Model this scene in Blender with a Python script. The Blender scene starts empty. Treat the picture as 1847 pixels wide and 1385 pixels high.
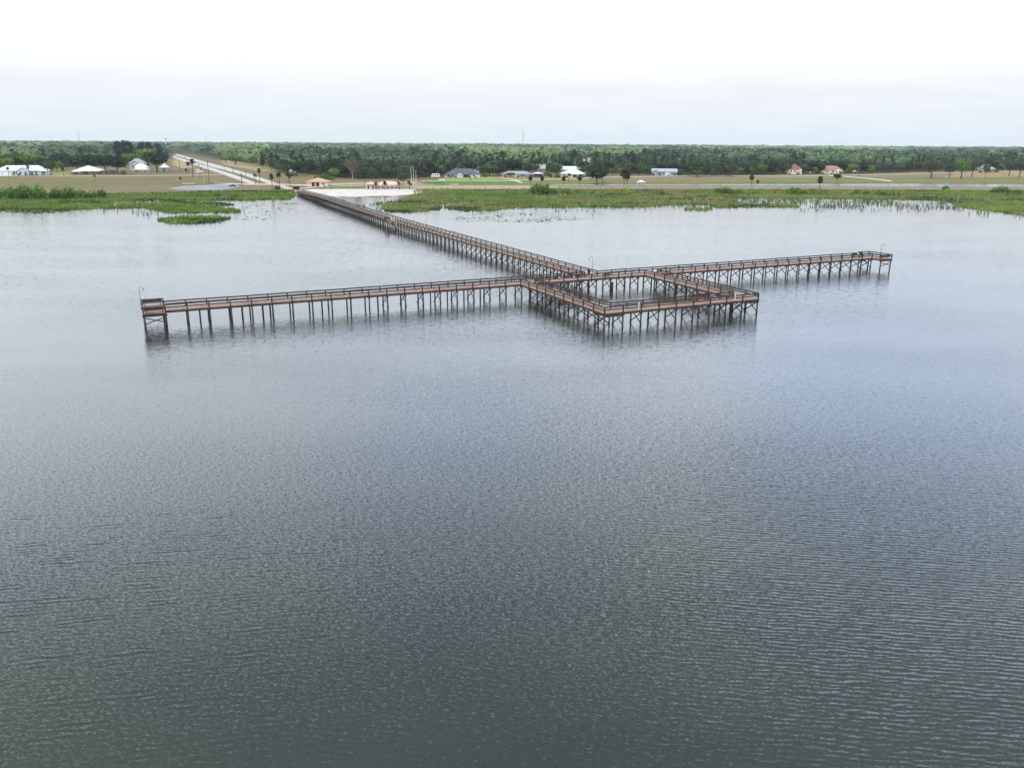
import bpy, math, random
import numpy as np
from mathutils import Vector, Matrix

random.seed(7); RNG = np.random.default_rng(7)
S = bpy.context.scene
COL = S.collection
R = math.radians

# ---------------------------------------------------------------- camera numbers (a drone about 31 m over the lake)
FPX, PITCH, ROLL, CAMH, PW, PH = 1454.0, R(16.67), 0.0062, 29.68, 1847.0, 1385.0
_f = np.array([0, math.cos(PITCH), -math.sin(PITCH)]); _r0 = np.array([1.0, 0, 0]); _u0 = np.cross(_r0, _f)
_r = math.cos(ROLL) * _r0 + math.sin(ROLL) * _u0; _u = -math.sin(ROLL) * _r0 + math.cos(ROLL) * _u0

def ray(px, py):
    return _f * FPX + _r * (px - PW / 2) - _u * (py - PH / 2)

def flat(px, py, z=0.0):
    d = ray(px, py); t = (z - CAMH) / d[2]
    return np.array([d[0] * t, d[1] * t])

# ---------------------------------------------------------------- ground height
_shore = np.array([flat(*p) for p in [(-700, 372), (-300, 371), (0, 369), (200, 365), (400, 359), (500, 354), (530, 350), (560, 353), (620, 355.5), (680, 356), (740, 353.5),
                   (775, 350), (850, 351), (1000, 354), (1200, 354), (1400, 356), (1600, 357), (1847, 362), (2100, 364), (2500, 368)]])
_can = [(985, 333.6, 334.4), (1120, 333.1, 334.6), (1230, 332.6, 334.4), (1400, 332.4, 335.2), (1500, 332.3, 336.0), (1640, 332.0, 337.2), (1847, 333.2, 338.2), (2100, 334, 339.5), (2500, 336, 343)]
_canf = np.array([flat(x, a - .6) for x, a, b in _can]); _cann = np.array([flat(x, b + .7) for x, a, b in _can])
# the inlet between the beach and the marsh is open lake; the beach bank carries the pier head

def gz(x, y):
    x = np.asarray(x, float); y = np.asarray(y, float)
    s = y - np.interp(x, _shore[:, 0], _shore[:, 1])
    z = np.interp(s, [-60, -12, 0, 6, 45, 200], [-3, -0.8, -0.05, 0.22, 0.45, 0.7])
    yf = np.interp(x, _canf[:, 0], _canf[:, 1]); yn = np.interp(x, _cann[:, 0], _cann[:, 1])
    inside = np.minimum(y - yn, yf - y)
    dig = np.interp(inside, [-3, 0, 4], [0, 1, 1.6]) * np.interp(x, [_cann[0, 0] - 4, _cann[0, 0] + 10], [0, 1])
    return z - dig * 0.75

def at(px, py, dz=0.0):
    z = 1.5
    for _ in range(6):
        p = flat(px, py, z); z = float(gz(p[0], p[1]))
    return Vector((p[0], p[1], z + dz))

def pxm(p):                                        # metres per photo pixel at a point
    return (Vector(p) - Vector((0, 0, CAMH))).dot(Vector(_f)) / FPX

# ---------------------------------------------------------------- materials
MATS = {}
def nodes(name):
    m = bpy.data.materials.new(name); m.use_nodes = True
    nt = m.node_tree; return m, nt, nt.nodes['Principled BSDF']

def lk(nt, a, b): nt.links.new(a, b)

def mat(name, col, rough=0.85, var=0.18, scale=1.5, metal=0.0, spec=0.3, obj_random=0.0, stretch=None):
    if name in MATS: return MATS[name]
    m, nt, b = nodes(name)
    b.inputs['Roughness'].default_value = rough; b.inputs['Metallic'].default_value = metal
    b.inputs['Specular IOR Level'].default_value = spec
    tc = nt.nodes.new('ShaderNodeTexCoord'); n = nt.nodes.new('ShaderNodeTexNoise')
    n.inputs['Scale'].default_value = scale; n.inputs['Detail'].default_value = 6; n.inputs['Roughness'].default_value = 0.65
    src = tc.outputs['Object']
    if stretch:
        mp = nt.nodes.new('ShaderNodeMapping'); mp.inputs['Scale'].default_value = stretch
        lk(nt, src, mp.inputs['Vector']); src = mp.outputs['Vector']
    lk(nt, src, n.inputs['Vector'])
    mr = nt.nodes.new('ShaderNodeMapRange'); mr.inputs['From Min'].default_value = 0.25; mr.inputs['From Max'].default_value = 0.75
    mr.inputs['To Min'].default_value = 1 - var; mr.inputs['To Max'].default_value = 1 + var
    lk(nt, n.outputs['Fac'], mr.inputs['Value'])
    vm = nt.nodes.new('ShaderNodeVectorMath'); vm.operation = 'SCALE'; vm.inputs[0].default_value = col[:3]
    if obj_random:
        oi = nt.nodes.new('ShaderNodeObjectInfo'); m2 = nt.nodes.new('ShaderNodeMath'); m2.operation = 'MULTIPLY_ADD'
        m2.inputs[1].default_value = 2 * obj_random; m2.inputs[2].default_value = 1 - obj_random
        lk(nt, oi.outputs['Random'], m2.inputs[0]); m3 = nt.nodes.new('ShaderNodeMath'); m3.operation = 'MULTIPLY'
        lk(nt, m2.outputs[0], m3.inputs[0]); lk(nt, mr.outputs[0], m3.inputs[1]); lk(nt, m3.outputs[0], vm.inputs['Scale'])
    else: lk(nt, mr.outputs[0], vm.inputs['Scale'])
    lk(nt, vm.outputs[0], b.inputs['Base Color'])
    bp = nt.nodes.new('ShaderNodeBump'); bp.inputs['Strength'].default_value = 0.15; bp.inputs['Distance'].default_value = 0.05
    lk(nt, n.outputs['Fac'], bp.inputs['Height']); lk(nt, bp.outputs['Normal'], b.inputs['Normal'])
    MATS[name] = m; return m

def leaf_mat(name, obj_random=0.22, trans=0.42):
    if name in MATS: return MATS[name]
    m, nt, b = nodes(name)
    b.inputs['Roughness'].default_value = 0.7; b.inputs['Specular IOR Level'].default_value = 0.15
    a = nt.nodes.new('ShaderNodeAttribute'); a.attribute_name = 'Col'
    vm = nt.nodes.new('ShaderNodeVectorMath'); vm.operation = 'SCALE'; lk(nt, a.outputs['Color'], vm.inputs[0])
    oi = nt.nodes.new('ShaderNodeObjectInfo'); m2 = nt.nodes.new('ShaderNodeMath'); m2.operation = 'MULTIPLY_ADD'
    m2.inputs[1].default_value = 2 * obj_random; m2.inputs[2].default_value = 1 - obj_random
    lk(nt, oi.outputs['Random'], m2.inputs[0]); lk(nt, m2.outputs[0], vm.inputs['Scale'])
    lk(nt, vm.outputs[0], b.inputs['Base Color'])
    tr = nt.nodes.new('ShaderNodeBsdfTranslucent'); lk(nt, vm.outputs[0], tr.inputs['Color'])
    mx = nt.nodes.new('ShaderNodeMixShader'); mx.inputs[0].default_value = trans
    out = nt.nodes['Material Output']
    lk(nt, b.outputs[0], mx.inputs[1]); lk(nt, tr.outputs[0], mx.inputs[2]); lk(nt, mx.outputs[0], out.inputs['Surface'])
    MATS[name] = m; return m

# ---------------------------------------------------------------- object helpers
def tag(o, label=None, cat=None, group=None, kind=None):
    if label: o['label'] = label
    if cat: o['category'] = cat
    if group: o['group'] = group
    if kind: o['kind'] = kind
    return o

def link(o, parent=None):
    COL.objects.link(o)
    if parent is not None: o.parent = parent
    return o

def empty(name, loc, label, cat, rz=0.0, group=None):
    o = bpy.data.objects.new(name, None); o.location = loc; o.rotation_euler = (0, 0, rz); o.empty_display_size = 0.5
    link(o); return tag(o, label, cat, group)

class MB:
    """collects quads / polygons into one mesh"""
    def __init__(s): s.v = []; s.f = []
    def poly(s, pts):
        i = len(s.v); s.v += [tuple(p) for p in pts]; s.f.append(tuple(range(i, i + len(pts)))); return s
    def box(s, x0, y0, z0, x1, y1, z1):
        i = len(s.v)
        s.v += [(x0, y0, z0), (x1, y0, z0), (x1, y1, z0), (x0, y1, z0), (x0, y0, z1), (x1, y0, z1), (x1, y1, z1), (x0, y1, z1)]
        s.f += [(i, i + 3, i + 2, i + 1), (i + 4, i + 5, i + 6, i + 7), (i, i + 1, i + 5, i + 4), (i + 1, i + 2, i + 6, i + 5), (i + 2, i + 3, i + 7, i + 6), (i + 3, i, i + 4, i + 7)]
        return s
    def beam(s, p, q, w, h):
        p, q = Vector(p), Vector(q); d = (q - p).normalized()
        side = d.cross(Vector((0, 0, 1)))
        side = side.normalized() if side.length > 1e-4 else Vector((1, 0, 0))
        up = side.cross(d); a, b = side * (w / 2), up * (h / 2); i = len(s.v)
        s.v += [tuple(c + e) for c in (p, q) for e in (-a - b, a - b, a + b, -a + b)]
        s.f += [(i, i + 1, i + 2, i + 3), (i + 7, i + 6, i + 5, i + 4)] + [(i + k, i + 4 + k, i + 4 + (k + 1) % 4, i + (k + 1) % 4) for k in range(4)]
        return s
    def tube(s, pts, radii, n=8, cap=True):
        pts = [Vector(p) for p in pts]; rings = []
        for k, p in enumerate(pts):
            d = (pts[min(k + 1, len(pts) - 1)] - pts[max(k - 1, 0)]).normalized()
            ref = Vector((1, 0, 0)) if abs(d.x) < 0.9 else Vector((0, 1, 0))
            a = d.cross(ref).normalized(); b = d.cross(a); r = radii[k] if hasattr(radii, '__len__') else radii
            i = len(s.v); s.v += [tuple(p + (a * math.cos(t) + b * math.sin(t)) * r) for t in (2 * math.pi * j / n for j in range(n))]; rings.append(i)
        for i, j in zip(rings, rings[1:]):
            s.f += [(i + k, i + (k + 1) % n, j + (k + 1) % n, j + k) for k in range(n)]
        if cap: s.f += [tuple(rings[0] + k for k in range(n)), tuple(rings[-1] + n - 1 - k for k in range(n))]
        return s
    def mesh(s, name, m):
        me = bpy.data.meshes.new(name); me.from_pydata(s.v, [], s.f); me.update()
        if m: me.materials.append(m)
        return me
    def build(s, name, m, parent=None, loc=None, rz=0.0):
        o = bpy.data.objects.new(name, s.mesh(name, m))
        if loc is not None: o.location = loc
        o.rotation_euler = (0, 0, rz)
        return link(o, parent)

def quad_mesh(name, V, C, m):
    """V (n,4,3) separate quads, C (n,3) colours"""
    V = np.asarray(V, np.float32); n = len(V); me = bpy.data.meshes.new(name)
    me.vertices.add(4 * n); me.vertices.foreach_set('co', V.reshape(-1))
    me.loops.add(4 * n); me.loops.foreach_set('vertex_index', np.arange(4 * n, dtype=np.int32))
    me.polygons.add(n); me.polygons.foreach_set('loop_start', np.arange(0, 4 * n, 4, dtype=np.int32))
    at_ = me.attributes.new('Col', 'FLOAT_COLOR', 'POINT')
    c = np.ones((n, 4, 4), np.float32); c[:, :, :3] = np.asarray(C, np.float32)[:, None, :]
    at_.data.foreach_set('color', c.reshape(-1))
    me.update(calc_edges=True); me.materials.append(m); return me

def dup(root, loc, rz=0.0, sc=(1, 1, 1), label=None, group=None):
    """a copy of a thing with copies of its parts and sub-parts, sharing mesh data"""
    r = root.copy(); COL.objects.link(r); r.location = loc; r.rotation_euler = (0, 0, rz); r.scale = sc
    if label: r['label'] = label
    if group: r['group'] = group
    for ch in list(root.children):
        c = ch.copy(); COL.objects.link(c); c.parent = r
        for g in list(ch.children):
            d = g.copy(); COL.objects.link(d); d.parent = c
    return r

def inside(poly, P):
    x, y = P[:, 0], P[:, 1]; r = np.zeros(len(P), bool); n = len(poly)
    for i in range(n):
        x0, y0 = poly[i]; x1, y1 = poly[(i + 1) % n]
        c = ((y0 > y) != (y1 > y)) & (x < (x1 - x0) * (y - y0) / (y1 - y0 + 1e-12) + x0); r ^= c
    return r

def wpoly(pts, z=None):
    return np.array([flat(*p, z) if z is not None else tuple(at(*p))[:2] for p in pts])

def vnoise(x, y, sc, seed=0):                       # cheap smooth value noise for numpy
    rs = np.random.default_rng(seed).random((64, 64)); x = np.asarray(x) / sc; y = np.asarray(y) / sc
    xi, yi = np.floor(x).astype(int), np.floor(y).astype(int); fx, fy = x - xi, y - yi
    fx, fy = fx * fx * (3 - 2 * fx), fy * fy * (3 - 2 * fy); g = lambda a, b: rs[a % 64, b % 64]
    return (g(xi, yi) * (1 - fx) + g(xi + 1, yi) * fx) * (1 - fy) + (g(xi, yi + 1) * (1 - fx) + g(xi + 1, yi + 1) * fx) * fy

# ---------------------------------------------------------------- world, sun, camera
SUN_EL, SUN_AZ = R(52), R(215)                      # high behind the left shoulder, veiled by thin cloud
def make_world():
    w = bpy.data.worlds.new('World'); S.world = w; w.use_nodes = True
    nt = w.node_tree; nt.nodes.clear(); N = nt.nodes.new
    sky = N('ShaderNodeTexSky'); sky.sky_type = 'NISHITA'; sky.sun_disc = False
    sky.sun_elevation = SUN_EL; sky.sun_rotation = SUN_AZ; sky.air_density = 1.2; sky.dust_density = 3.0
    bg1 = N('ShaderNodeBackground'); bg1.inputs['Strength'].default_value = 0.12; lk(nt, sky.outputs[0], bg1.inputs['Color'])
    tc = N('ShaderNodeTexCoord'); sp = N('ShaderNodeSeparateXYZ'); lk(nt, tc.outputs['Generated'], sp.inputs[0])
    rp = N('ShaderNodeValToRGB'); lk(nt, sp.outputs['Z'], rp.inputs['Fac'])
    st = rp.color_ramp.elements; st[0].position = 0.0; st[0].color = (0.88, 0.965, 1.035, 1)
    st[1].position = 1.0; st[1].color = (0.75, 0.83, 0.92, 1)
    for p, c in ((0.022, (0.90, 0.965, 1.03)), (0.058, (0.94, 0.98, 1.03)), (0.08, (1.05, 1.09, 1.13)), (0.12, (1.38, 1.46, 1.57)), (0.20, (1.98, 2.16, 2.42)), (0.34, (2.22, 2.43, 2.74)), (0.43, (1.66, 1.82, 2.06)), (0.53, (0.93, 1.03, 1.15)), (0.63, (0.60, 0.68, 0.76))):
        e = st.new(p); e.color = (*c, 1)  # bright band above the frame is added to lighten the water's reflections
    # cloud layer: noise looked up on a flat sheet above the lake, so it foreshortens towards the horizon
    dv = N('ShaderNodeVectorMath'); dv.operation = 'DIVIDE'
    za = N('ShaderNodeMath'); za.operation = 'MAXIMUM'; za.inputs[1].default_value = 0.0; lk(nt, sp.outputs['Z'], za.inputs[0])
    zb = N('ShaderNodeMath'); zb.operation = 'ADD'; zb.inputs[1].default_value = 0.06; lk(nt, za.outputs[0], zb.inputs[0])
    cb = N('ShaderNodeCombineXYZ'); [lk(nt, zb.outputs[0], cb.inputs[i]) for i in range(3)]
    lk(nt, tc.outputs['Generated'], dv.inputs[0]); lk(nt, cb.outputs[0], dv.inputs[1])
    def noise(scale, det, off):
        mp = N('ShaderNodeMapping'); mp.inputs['Location'].default_value = off; mp.inputs['Scale'].default_value = (scale, scale, 0.0)
        lk(nt, dv.outputs[0], mp.inputs['Vector']); n = N('ShaderNodeTexNoise'); n.inputs['Scale'].default_value = 1; n.inputs['Detail'].default_value = det
        n.inputs['Roughness'].default_value = 0.55; lk(nt, mp.outputs[0], n.inputs['Vector']); return n.outputs['Fac']
    def rng(v, a, b, c, d):
        m = N('ShaderNodeMapRange'); m.interpolation_type = 'SMOOTHSTEP'
        for k, x in zip(('From Min', 'From Max', 'To Min', 'To Max'), (a, b, c, d)): m.inputs[k].default_value = x
        lk(nt, v, m.inputs['Value']); return m.outputs[0]
    soft = rng(noise(0.55, 5, (3.1, 1.7, 0)), 0.3, 0.7, 0.88, 1.08)
    fine = rng(noise(0.9, 7, (8.3, 5.0, 0)), 0.3, 0.72, 0.975, 1.02)
    mm = N('ShaderNodeMath'); mm.operation = 'MULTIPLY'; lk(nt, soft, mm.inputs[0]); lk(nt, fine, mm.inputs[1])
    # near the horizon the deck is even; the breaks grow overhead
    ev = rng(sp.outputs['Z'], 0.05, 0.25, 0.0, 1.0)
    mxs = N('ShaderNodeMix'); mxs.data_type = 'FLOAT'; lk(nt, ev, mxs.inputs['Factor']); lk(nt, fine, mxs.inputs['A']); lk(nt, mm.outputs[0], mxs.inputs['B'])
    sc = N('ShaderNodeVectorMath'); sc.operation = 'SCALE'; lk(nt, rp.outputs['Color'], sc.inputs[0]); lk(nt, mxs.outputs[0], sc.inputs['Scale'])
    bl = N('ShaderNodeMix'); bl.data_type = 'RGBA'; bl.blend_type = 'MULTIPLY'; bl.inputs['B'].default_value = (0.66, 0.78, 1.0, 1)
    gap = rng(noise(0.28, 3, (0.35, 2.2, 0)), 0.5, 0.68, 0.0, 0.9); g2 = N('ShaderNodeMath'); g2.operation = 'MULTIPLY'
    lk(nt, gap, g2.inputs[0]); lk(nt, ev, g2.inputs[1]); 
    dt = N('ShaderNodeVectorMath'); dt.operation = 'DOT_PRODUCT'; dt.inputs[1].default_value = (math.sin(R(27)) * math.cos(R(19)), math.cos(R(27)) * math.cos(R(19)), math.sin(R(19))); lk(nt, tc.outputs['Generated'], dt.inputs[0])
    thin = rng(dt.outputs['Value'], 0.965, 0.995, 0.0, 0.75); th2 = N('ShaderNodeMath'); th2.operation = 'MULTIPLY'; lk(nt, thin, th2.inputs[0]); lk(nt, ev, th2.inputs[1])     # unseen blue cloud gap added above the frame to tint the right-hand water
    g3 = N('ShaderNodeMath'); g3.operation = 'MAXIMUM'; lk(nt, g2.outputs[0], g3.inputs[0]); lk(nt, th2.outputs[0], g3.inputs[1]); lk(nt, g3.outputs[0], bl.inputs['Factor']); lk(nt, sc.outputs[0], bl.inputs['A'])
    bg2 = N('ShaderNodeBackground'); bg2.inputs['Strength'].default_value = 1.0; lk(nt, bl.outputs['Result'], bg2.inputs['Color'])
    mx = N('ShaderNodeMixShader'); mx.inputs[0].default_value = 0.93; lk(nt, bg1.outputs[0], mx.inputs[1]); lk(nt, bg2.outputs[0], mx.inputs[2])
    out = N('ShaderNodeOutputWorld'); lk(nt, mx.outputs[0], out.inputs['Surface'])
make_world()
sl = bpy.data.lights.new('sun', 'SUN'); sl.energy = 2.5; sl.angle = R(7); sl.color = (1.0, 0.96, 0.9)
so = link(bpy.data.objects.new('sun', sl))
sd = Vector((math.sin(SUN_AZ) * math.cos(SUN_EL), math.cos(SUN_AZ) * math.cos(SUN_EL), math.sin(SUN_EL)))
so.rotation_euler = sd.to_track_quat('Z', 'Y').to_euler()

cd = bpy.data.cameras.new('camera'); cam = link(bpy.data.objects.new('camera', cd)); S.camera = cam
cd.sensor_fit = 'HORIZONTAL'; cd.sensor_width = 36; cd.lens = FPX / PW * 36; cd.clip_start = 0.5; cd.clip_end = 60000
M = Matrix((( _r[0], _u[0], -_f[0], 0), (_r[1], _u[1], -_f[1], 0), (_r[2], _u[2], -_f[2], CAMH), (0, 0, 0, 1))); cam.matrix_world = M
S.view_settings.view_transform = 'Standard'; S.view_settings.look = 'None'; S.view_settings.exposure = 0; S.view_settings.gamma = 1
S.cycles.use_adaptive_sampling = False; S.cycles.use_denoising = True; S.cycles.denoiser = 'OPENIMAGEDENOISE'; S.cycles.denoising_input_passes = 'RGB_ALBEDO_NORMAL'; S.cycles.denoising_prefilter = 'ACCURATE'; S.cycles.denoiser = 'OPENIMAGEDENOISE'; S.cycles.max_bounces = 6; S.cycles.diffuse_bounces = 2; S.cycles.glossy_bounces = 3; S.cycles.transparent_max_bounces = 6
S.cycles.sample_clamp_indirect = 6; S.cycles.volume_bounces = 1

#--WATER--
def make_water():
    m, nt, b = nodes('lake_water'); N = nt.nodes.new
    b.inputs['Base Color'].default_value = (0.020, 0.029, 0.030, 1); b.inputs['IOR'].default_value = 1.52
    b.inputs['Roughness'].default_value = 0.04; b.inputs['Specular IOR Level'].default_value = 0.5
    geo = N('ShaderNodeNewGeometry')
    def layer(scale, rot, amp, off, det=2.0, rough=0.5):
        """slopes along the wind and across it read from a stretched noise"""
        mp = N('ShaderNodeMapping'); mp.vector_type = 'TEXTURE'; mp.inputs['Rotation'].default_value = (0, 0, rot); mp.inputs['Scale'].default_value = (scale[0], scale[1], 1)
        mp.inputs['Location'].default_value = off; lk(nt, geo.outputs['Position'], mp.inputs['Vector'])
        n = N('ShaderNodeTexNoise'); n.noise_dimensions = '2D'; n.inputs['Scale'].default_value = 1; n.inputs['Detail'].default_value = det; n.inputs['Roughness'].default_value = rough
        lk(nt, mp.outputs[0], n.inputs['Vector'])
        sb = N('ShaderNodeVectorMath'); sb.operation = 'SUBTRACT'; sb.inputs[1].default_value = (0.5, 0.5, 0.5); lk(nt, n.outputs['Color'], sb.inputs[0])
        ml = N('ShaderNodeVectorMath'); ml.operation = 'MULTIPLY'; ml.inputs[1].default_value = (amp[0], amp[1], 0); lk(nt, sb.outputs[0], ml.inputs[0])
        rt = N('ShaderNodeVectorRotate'); rt.rotation_type = 'Z_AXIS'; rt.inputs['Angle'].default_value = rot; lk(nt, ml.outputs[0], rt.inputs['Vector'])
        return rt.outputs[0]
    def add(a, c):
        v = N('ShaderNodeVectorMath'); v.operation = 'ADD'; lk(nt, a, v.inputs[0]); lk(nt, c, v.inputs[1]); return v.outputs[0]
    def gust(sx, sy, off, a, c, lo, hi, rot=0.0):
        mp = N('ShaderNodeMapping'); mp.vector_type = 'TEXTURE'; mp.inputs['Scale'].default_value = (sx, sy, 1); mp.inputs['Location'].default_value = off; mp.inputs['Rotation'].default_value = (0, 0, rot)
        lk(nt, geo.outputs['Position'], mp.inputs['Vector']); n = N('ShaderNodeTexNoise'); n.inputs['Scale'].default_value = 1; n.inputs['Detail'].default_value = 3
        lk(nt, mp.outputs[0], n.inputs['Vector']); r = N('ShaderNodeMapRange'); r.interpolation_type = 'SMOOTHSTEP'
        for k, x in zip(('From Min', 'From Max', 'To Min', 'To Max'), (a, c, lo, hi)): r.inputs[k].default_value = x
        lk(nt, n.outputs['Fac'], r.inputs['Value']); return r.outputs[0]
    small = add(layer((0.20, 0.085), R(8), (0.23, 0.48), (0, 0, 0), 3), layer((0.5, 0.22), R(-14), (0.10, 0.26), (3, 9, 0), 2))
    g1 = gust(60, 26, (5, 3, 0), 0.35, 0.65, 0.72, 1.1); g2 = gust(26, 20, (14, -30, 0), 0.34, 0.66, 0.65, 1.1, R(25))
    def scl(v, f):
        s_ = N('ShaderNodeVectorMath'); s_.operation = 'SCALE'; lk(nt, v, s_.inputs[0]); lk(nt, f, s_.inputs['Scale']); return s_.outputs[0]
    dist = N('ShaderNodeSeparateXYZ'); lk(nt, geo.outputs['Position'], dist.inputs[0])
    def ramp(v, a, c, lo, hi):
        m_ = N('ShaderNodeMapRange'); m_.interpolation_type = 'SMOOTHSTEP'
        for k, x in zip(('From Min', 'From Max', 'To Min', 'To Max'), (a, c, lo, hi)): m_.inputs[k].default_value = x
        lk(nt, v, m_.inputs['Value']); return m_.outputs[0]
    def mth(op, a, c):
        m_ = N('ShaderNodeMath'); m_.operation = op; lk(nt, a, m_.inputs[0])
        if hasattr(c, 'links'): lk(nt, c, m_.inputs[1])
        else: m_.inputs[1].default_value = c
        return m_.outputs[0]
    def crests(lam, rot, off, amp, thr, ln=3.6, lo=0.1, soft_=0.25, neg=0.55):
        """trains of short wind waves: bands bent and broken by noise, giving the slope along the wind"""
        mp = N('ShaderNodeMapping'); mp.vector_type = 'TEXTURE'; mp.inputs['Rotation'].default_value = (0, 0, rot); mp.inputs['Scale'].default_value = (lam * ln, lam, lam); mp.inputs['Location'].default_value = off
        lk(nt, geo.outputs['Position'], mp.inputs['Vector']); w = N('ShaderNodeTexWave'); w.wave_type = 'BANDS'; w.bands_direction = 'Y'; w.wave_profile = 'SIN'
        w.inputs['Scale'].default_value = 0.314; w.inputs['Distortion'].default_value = 5.5; w.inputs['Detail'].default_value = 3; w.inputs['Detail Scale'].default_value = 1.1; w.inputs['Detail Roughness'].default_value = 0.6
        lk(nt, mp.outputs[0], w.inputs['Vector']); v = mth('SUBTRACT', w.outputs['Fac'], 0.5); v = mth('MAXIMUM', v, mth('MULTIPLY', v, neg))      # steep little fronts, flatter backs
        n = N('ShaderNodeTexNoise'); n.noise_dimensions = '2D'; n.inputs['Scale'].default_value = 0.33; n.inputs['Detail'].default_value = 2; lk(nt, mp.outputs[0], n.inputs['Vector'])
        v = mth('MULTIPLY', v, ramp(n.outputs['Fac'], thr, thr + soft_, lo, amp)); cb = N('ShaderNodeCombineXYZ'); lk(nt, v, cb.inputs['Y']); lk(nt, mth('MULTIPLY', v, -math.tan(rot)), cb.inputs['X']); return cb.outputs[0]
    # a breeze line: rough to the right, fine cat's-paws ahead, a few lone crests to the left
    right = add(crests(0.42, R(-8), (20, 4, 0), 0.46, 0.32, 2.1, 0.15, 0.36), crests(0.30, R(3), (2, 40, 0), 0.24, 0.3, 2.2, 0.1, 0.4)); left = crests(0.46, R(10), (7, 31, 0), 0.52, 0.5, 2.4, 0.05, 0.3, 0.2)
    midw = add(scl(right, ramp(dist.outputs['X'], 2, 24, 0.12, 1.0)), scl(scl(left, ramp(dist.outputs['X'], -22, 0, 1.0, 0.1)), ramp(dist.outputs['Y'], 46, 74, 1.0, 0.0)))
    calm = mth('ADD', ramp(dist.outputs['Y'], 110, 330, 1.0, 0.36), ramp(dist.outputs['Y'], 500, 560, 0.0, 1.2))                      # calmer in the lee of the shore
    near = ramp(dist.outputs['Y'], 46, 92, 1.0, 0.10)
    mid1 = scl(layer((1.7, 0.95), R(6), (0.10, 0.34), (41, 8, 0), 2.5), ramp(dist.outputs['Y'], 60, 130, 0.0, 0.42)); mid2 = scl(layer((4.6, 2.3), R(4), (0.05, 0.26), (13, 77, 0), 2.5), ramp(dist.outputs['Y'], 140, 260, 0.0, 0.24))
    sl_ = scl(add(add(scl(small, g1), add(mid1, mid2)), scl(scl(midw, g2), near)), calm)
    tn = gust(48, 24, (9, 21, 0), 0.35, 0.65, 0.0, 1.0); bc = N('ShaderNodeMix'); bc.data_type = 'RGBA'; bc.inputs['A'].default_value = (0.020, 0.026, 0.027, 1); bc.inputs['B'].default_value = (0.033, 0.040, 0.029, 1)
    lk(nt, tn, bc.inputs['Factor']); lk(nt, bc.outputs['Result'], b.inputs['Base Color'])
    ng = N('ShaderNodeVectorMath'); ng.operation = 'MULTIPLY_ADD'; ng.inputs[1].default_value = (-1, -1, 0); ng.inputs[2].default_value = (0, 0, 1); lk(nt, sl_, ng.inputs[0])
    nn = N('ShaderNodeVectorMath'); nn.operation = 'NORMALIZE'; lk(nt, ng.outputs[0], nn.inputs[0]); lk(nt, nn.outputs[0], b.inputs['Normal'])
    MB().poly([(-3000, -900, 0), (3000, -900, 0), (3000, 1000, 0), (-3000, 1000, 0)]).build('lake_water', m)['kind'] = 'structure'
make_water()

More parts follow.
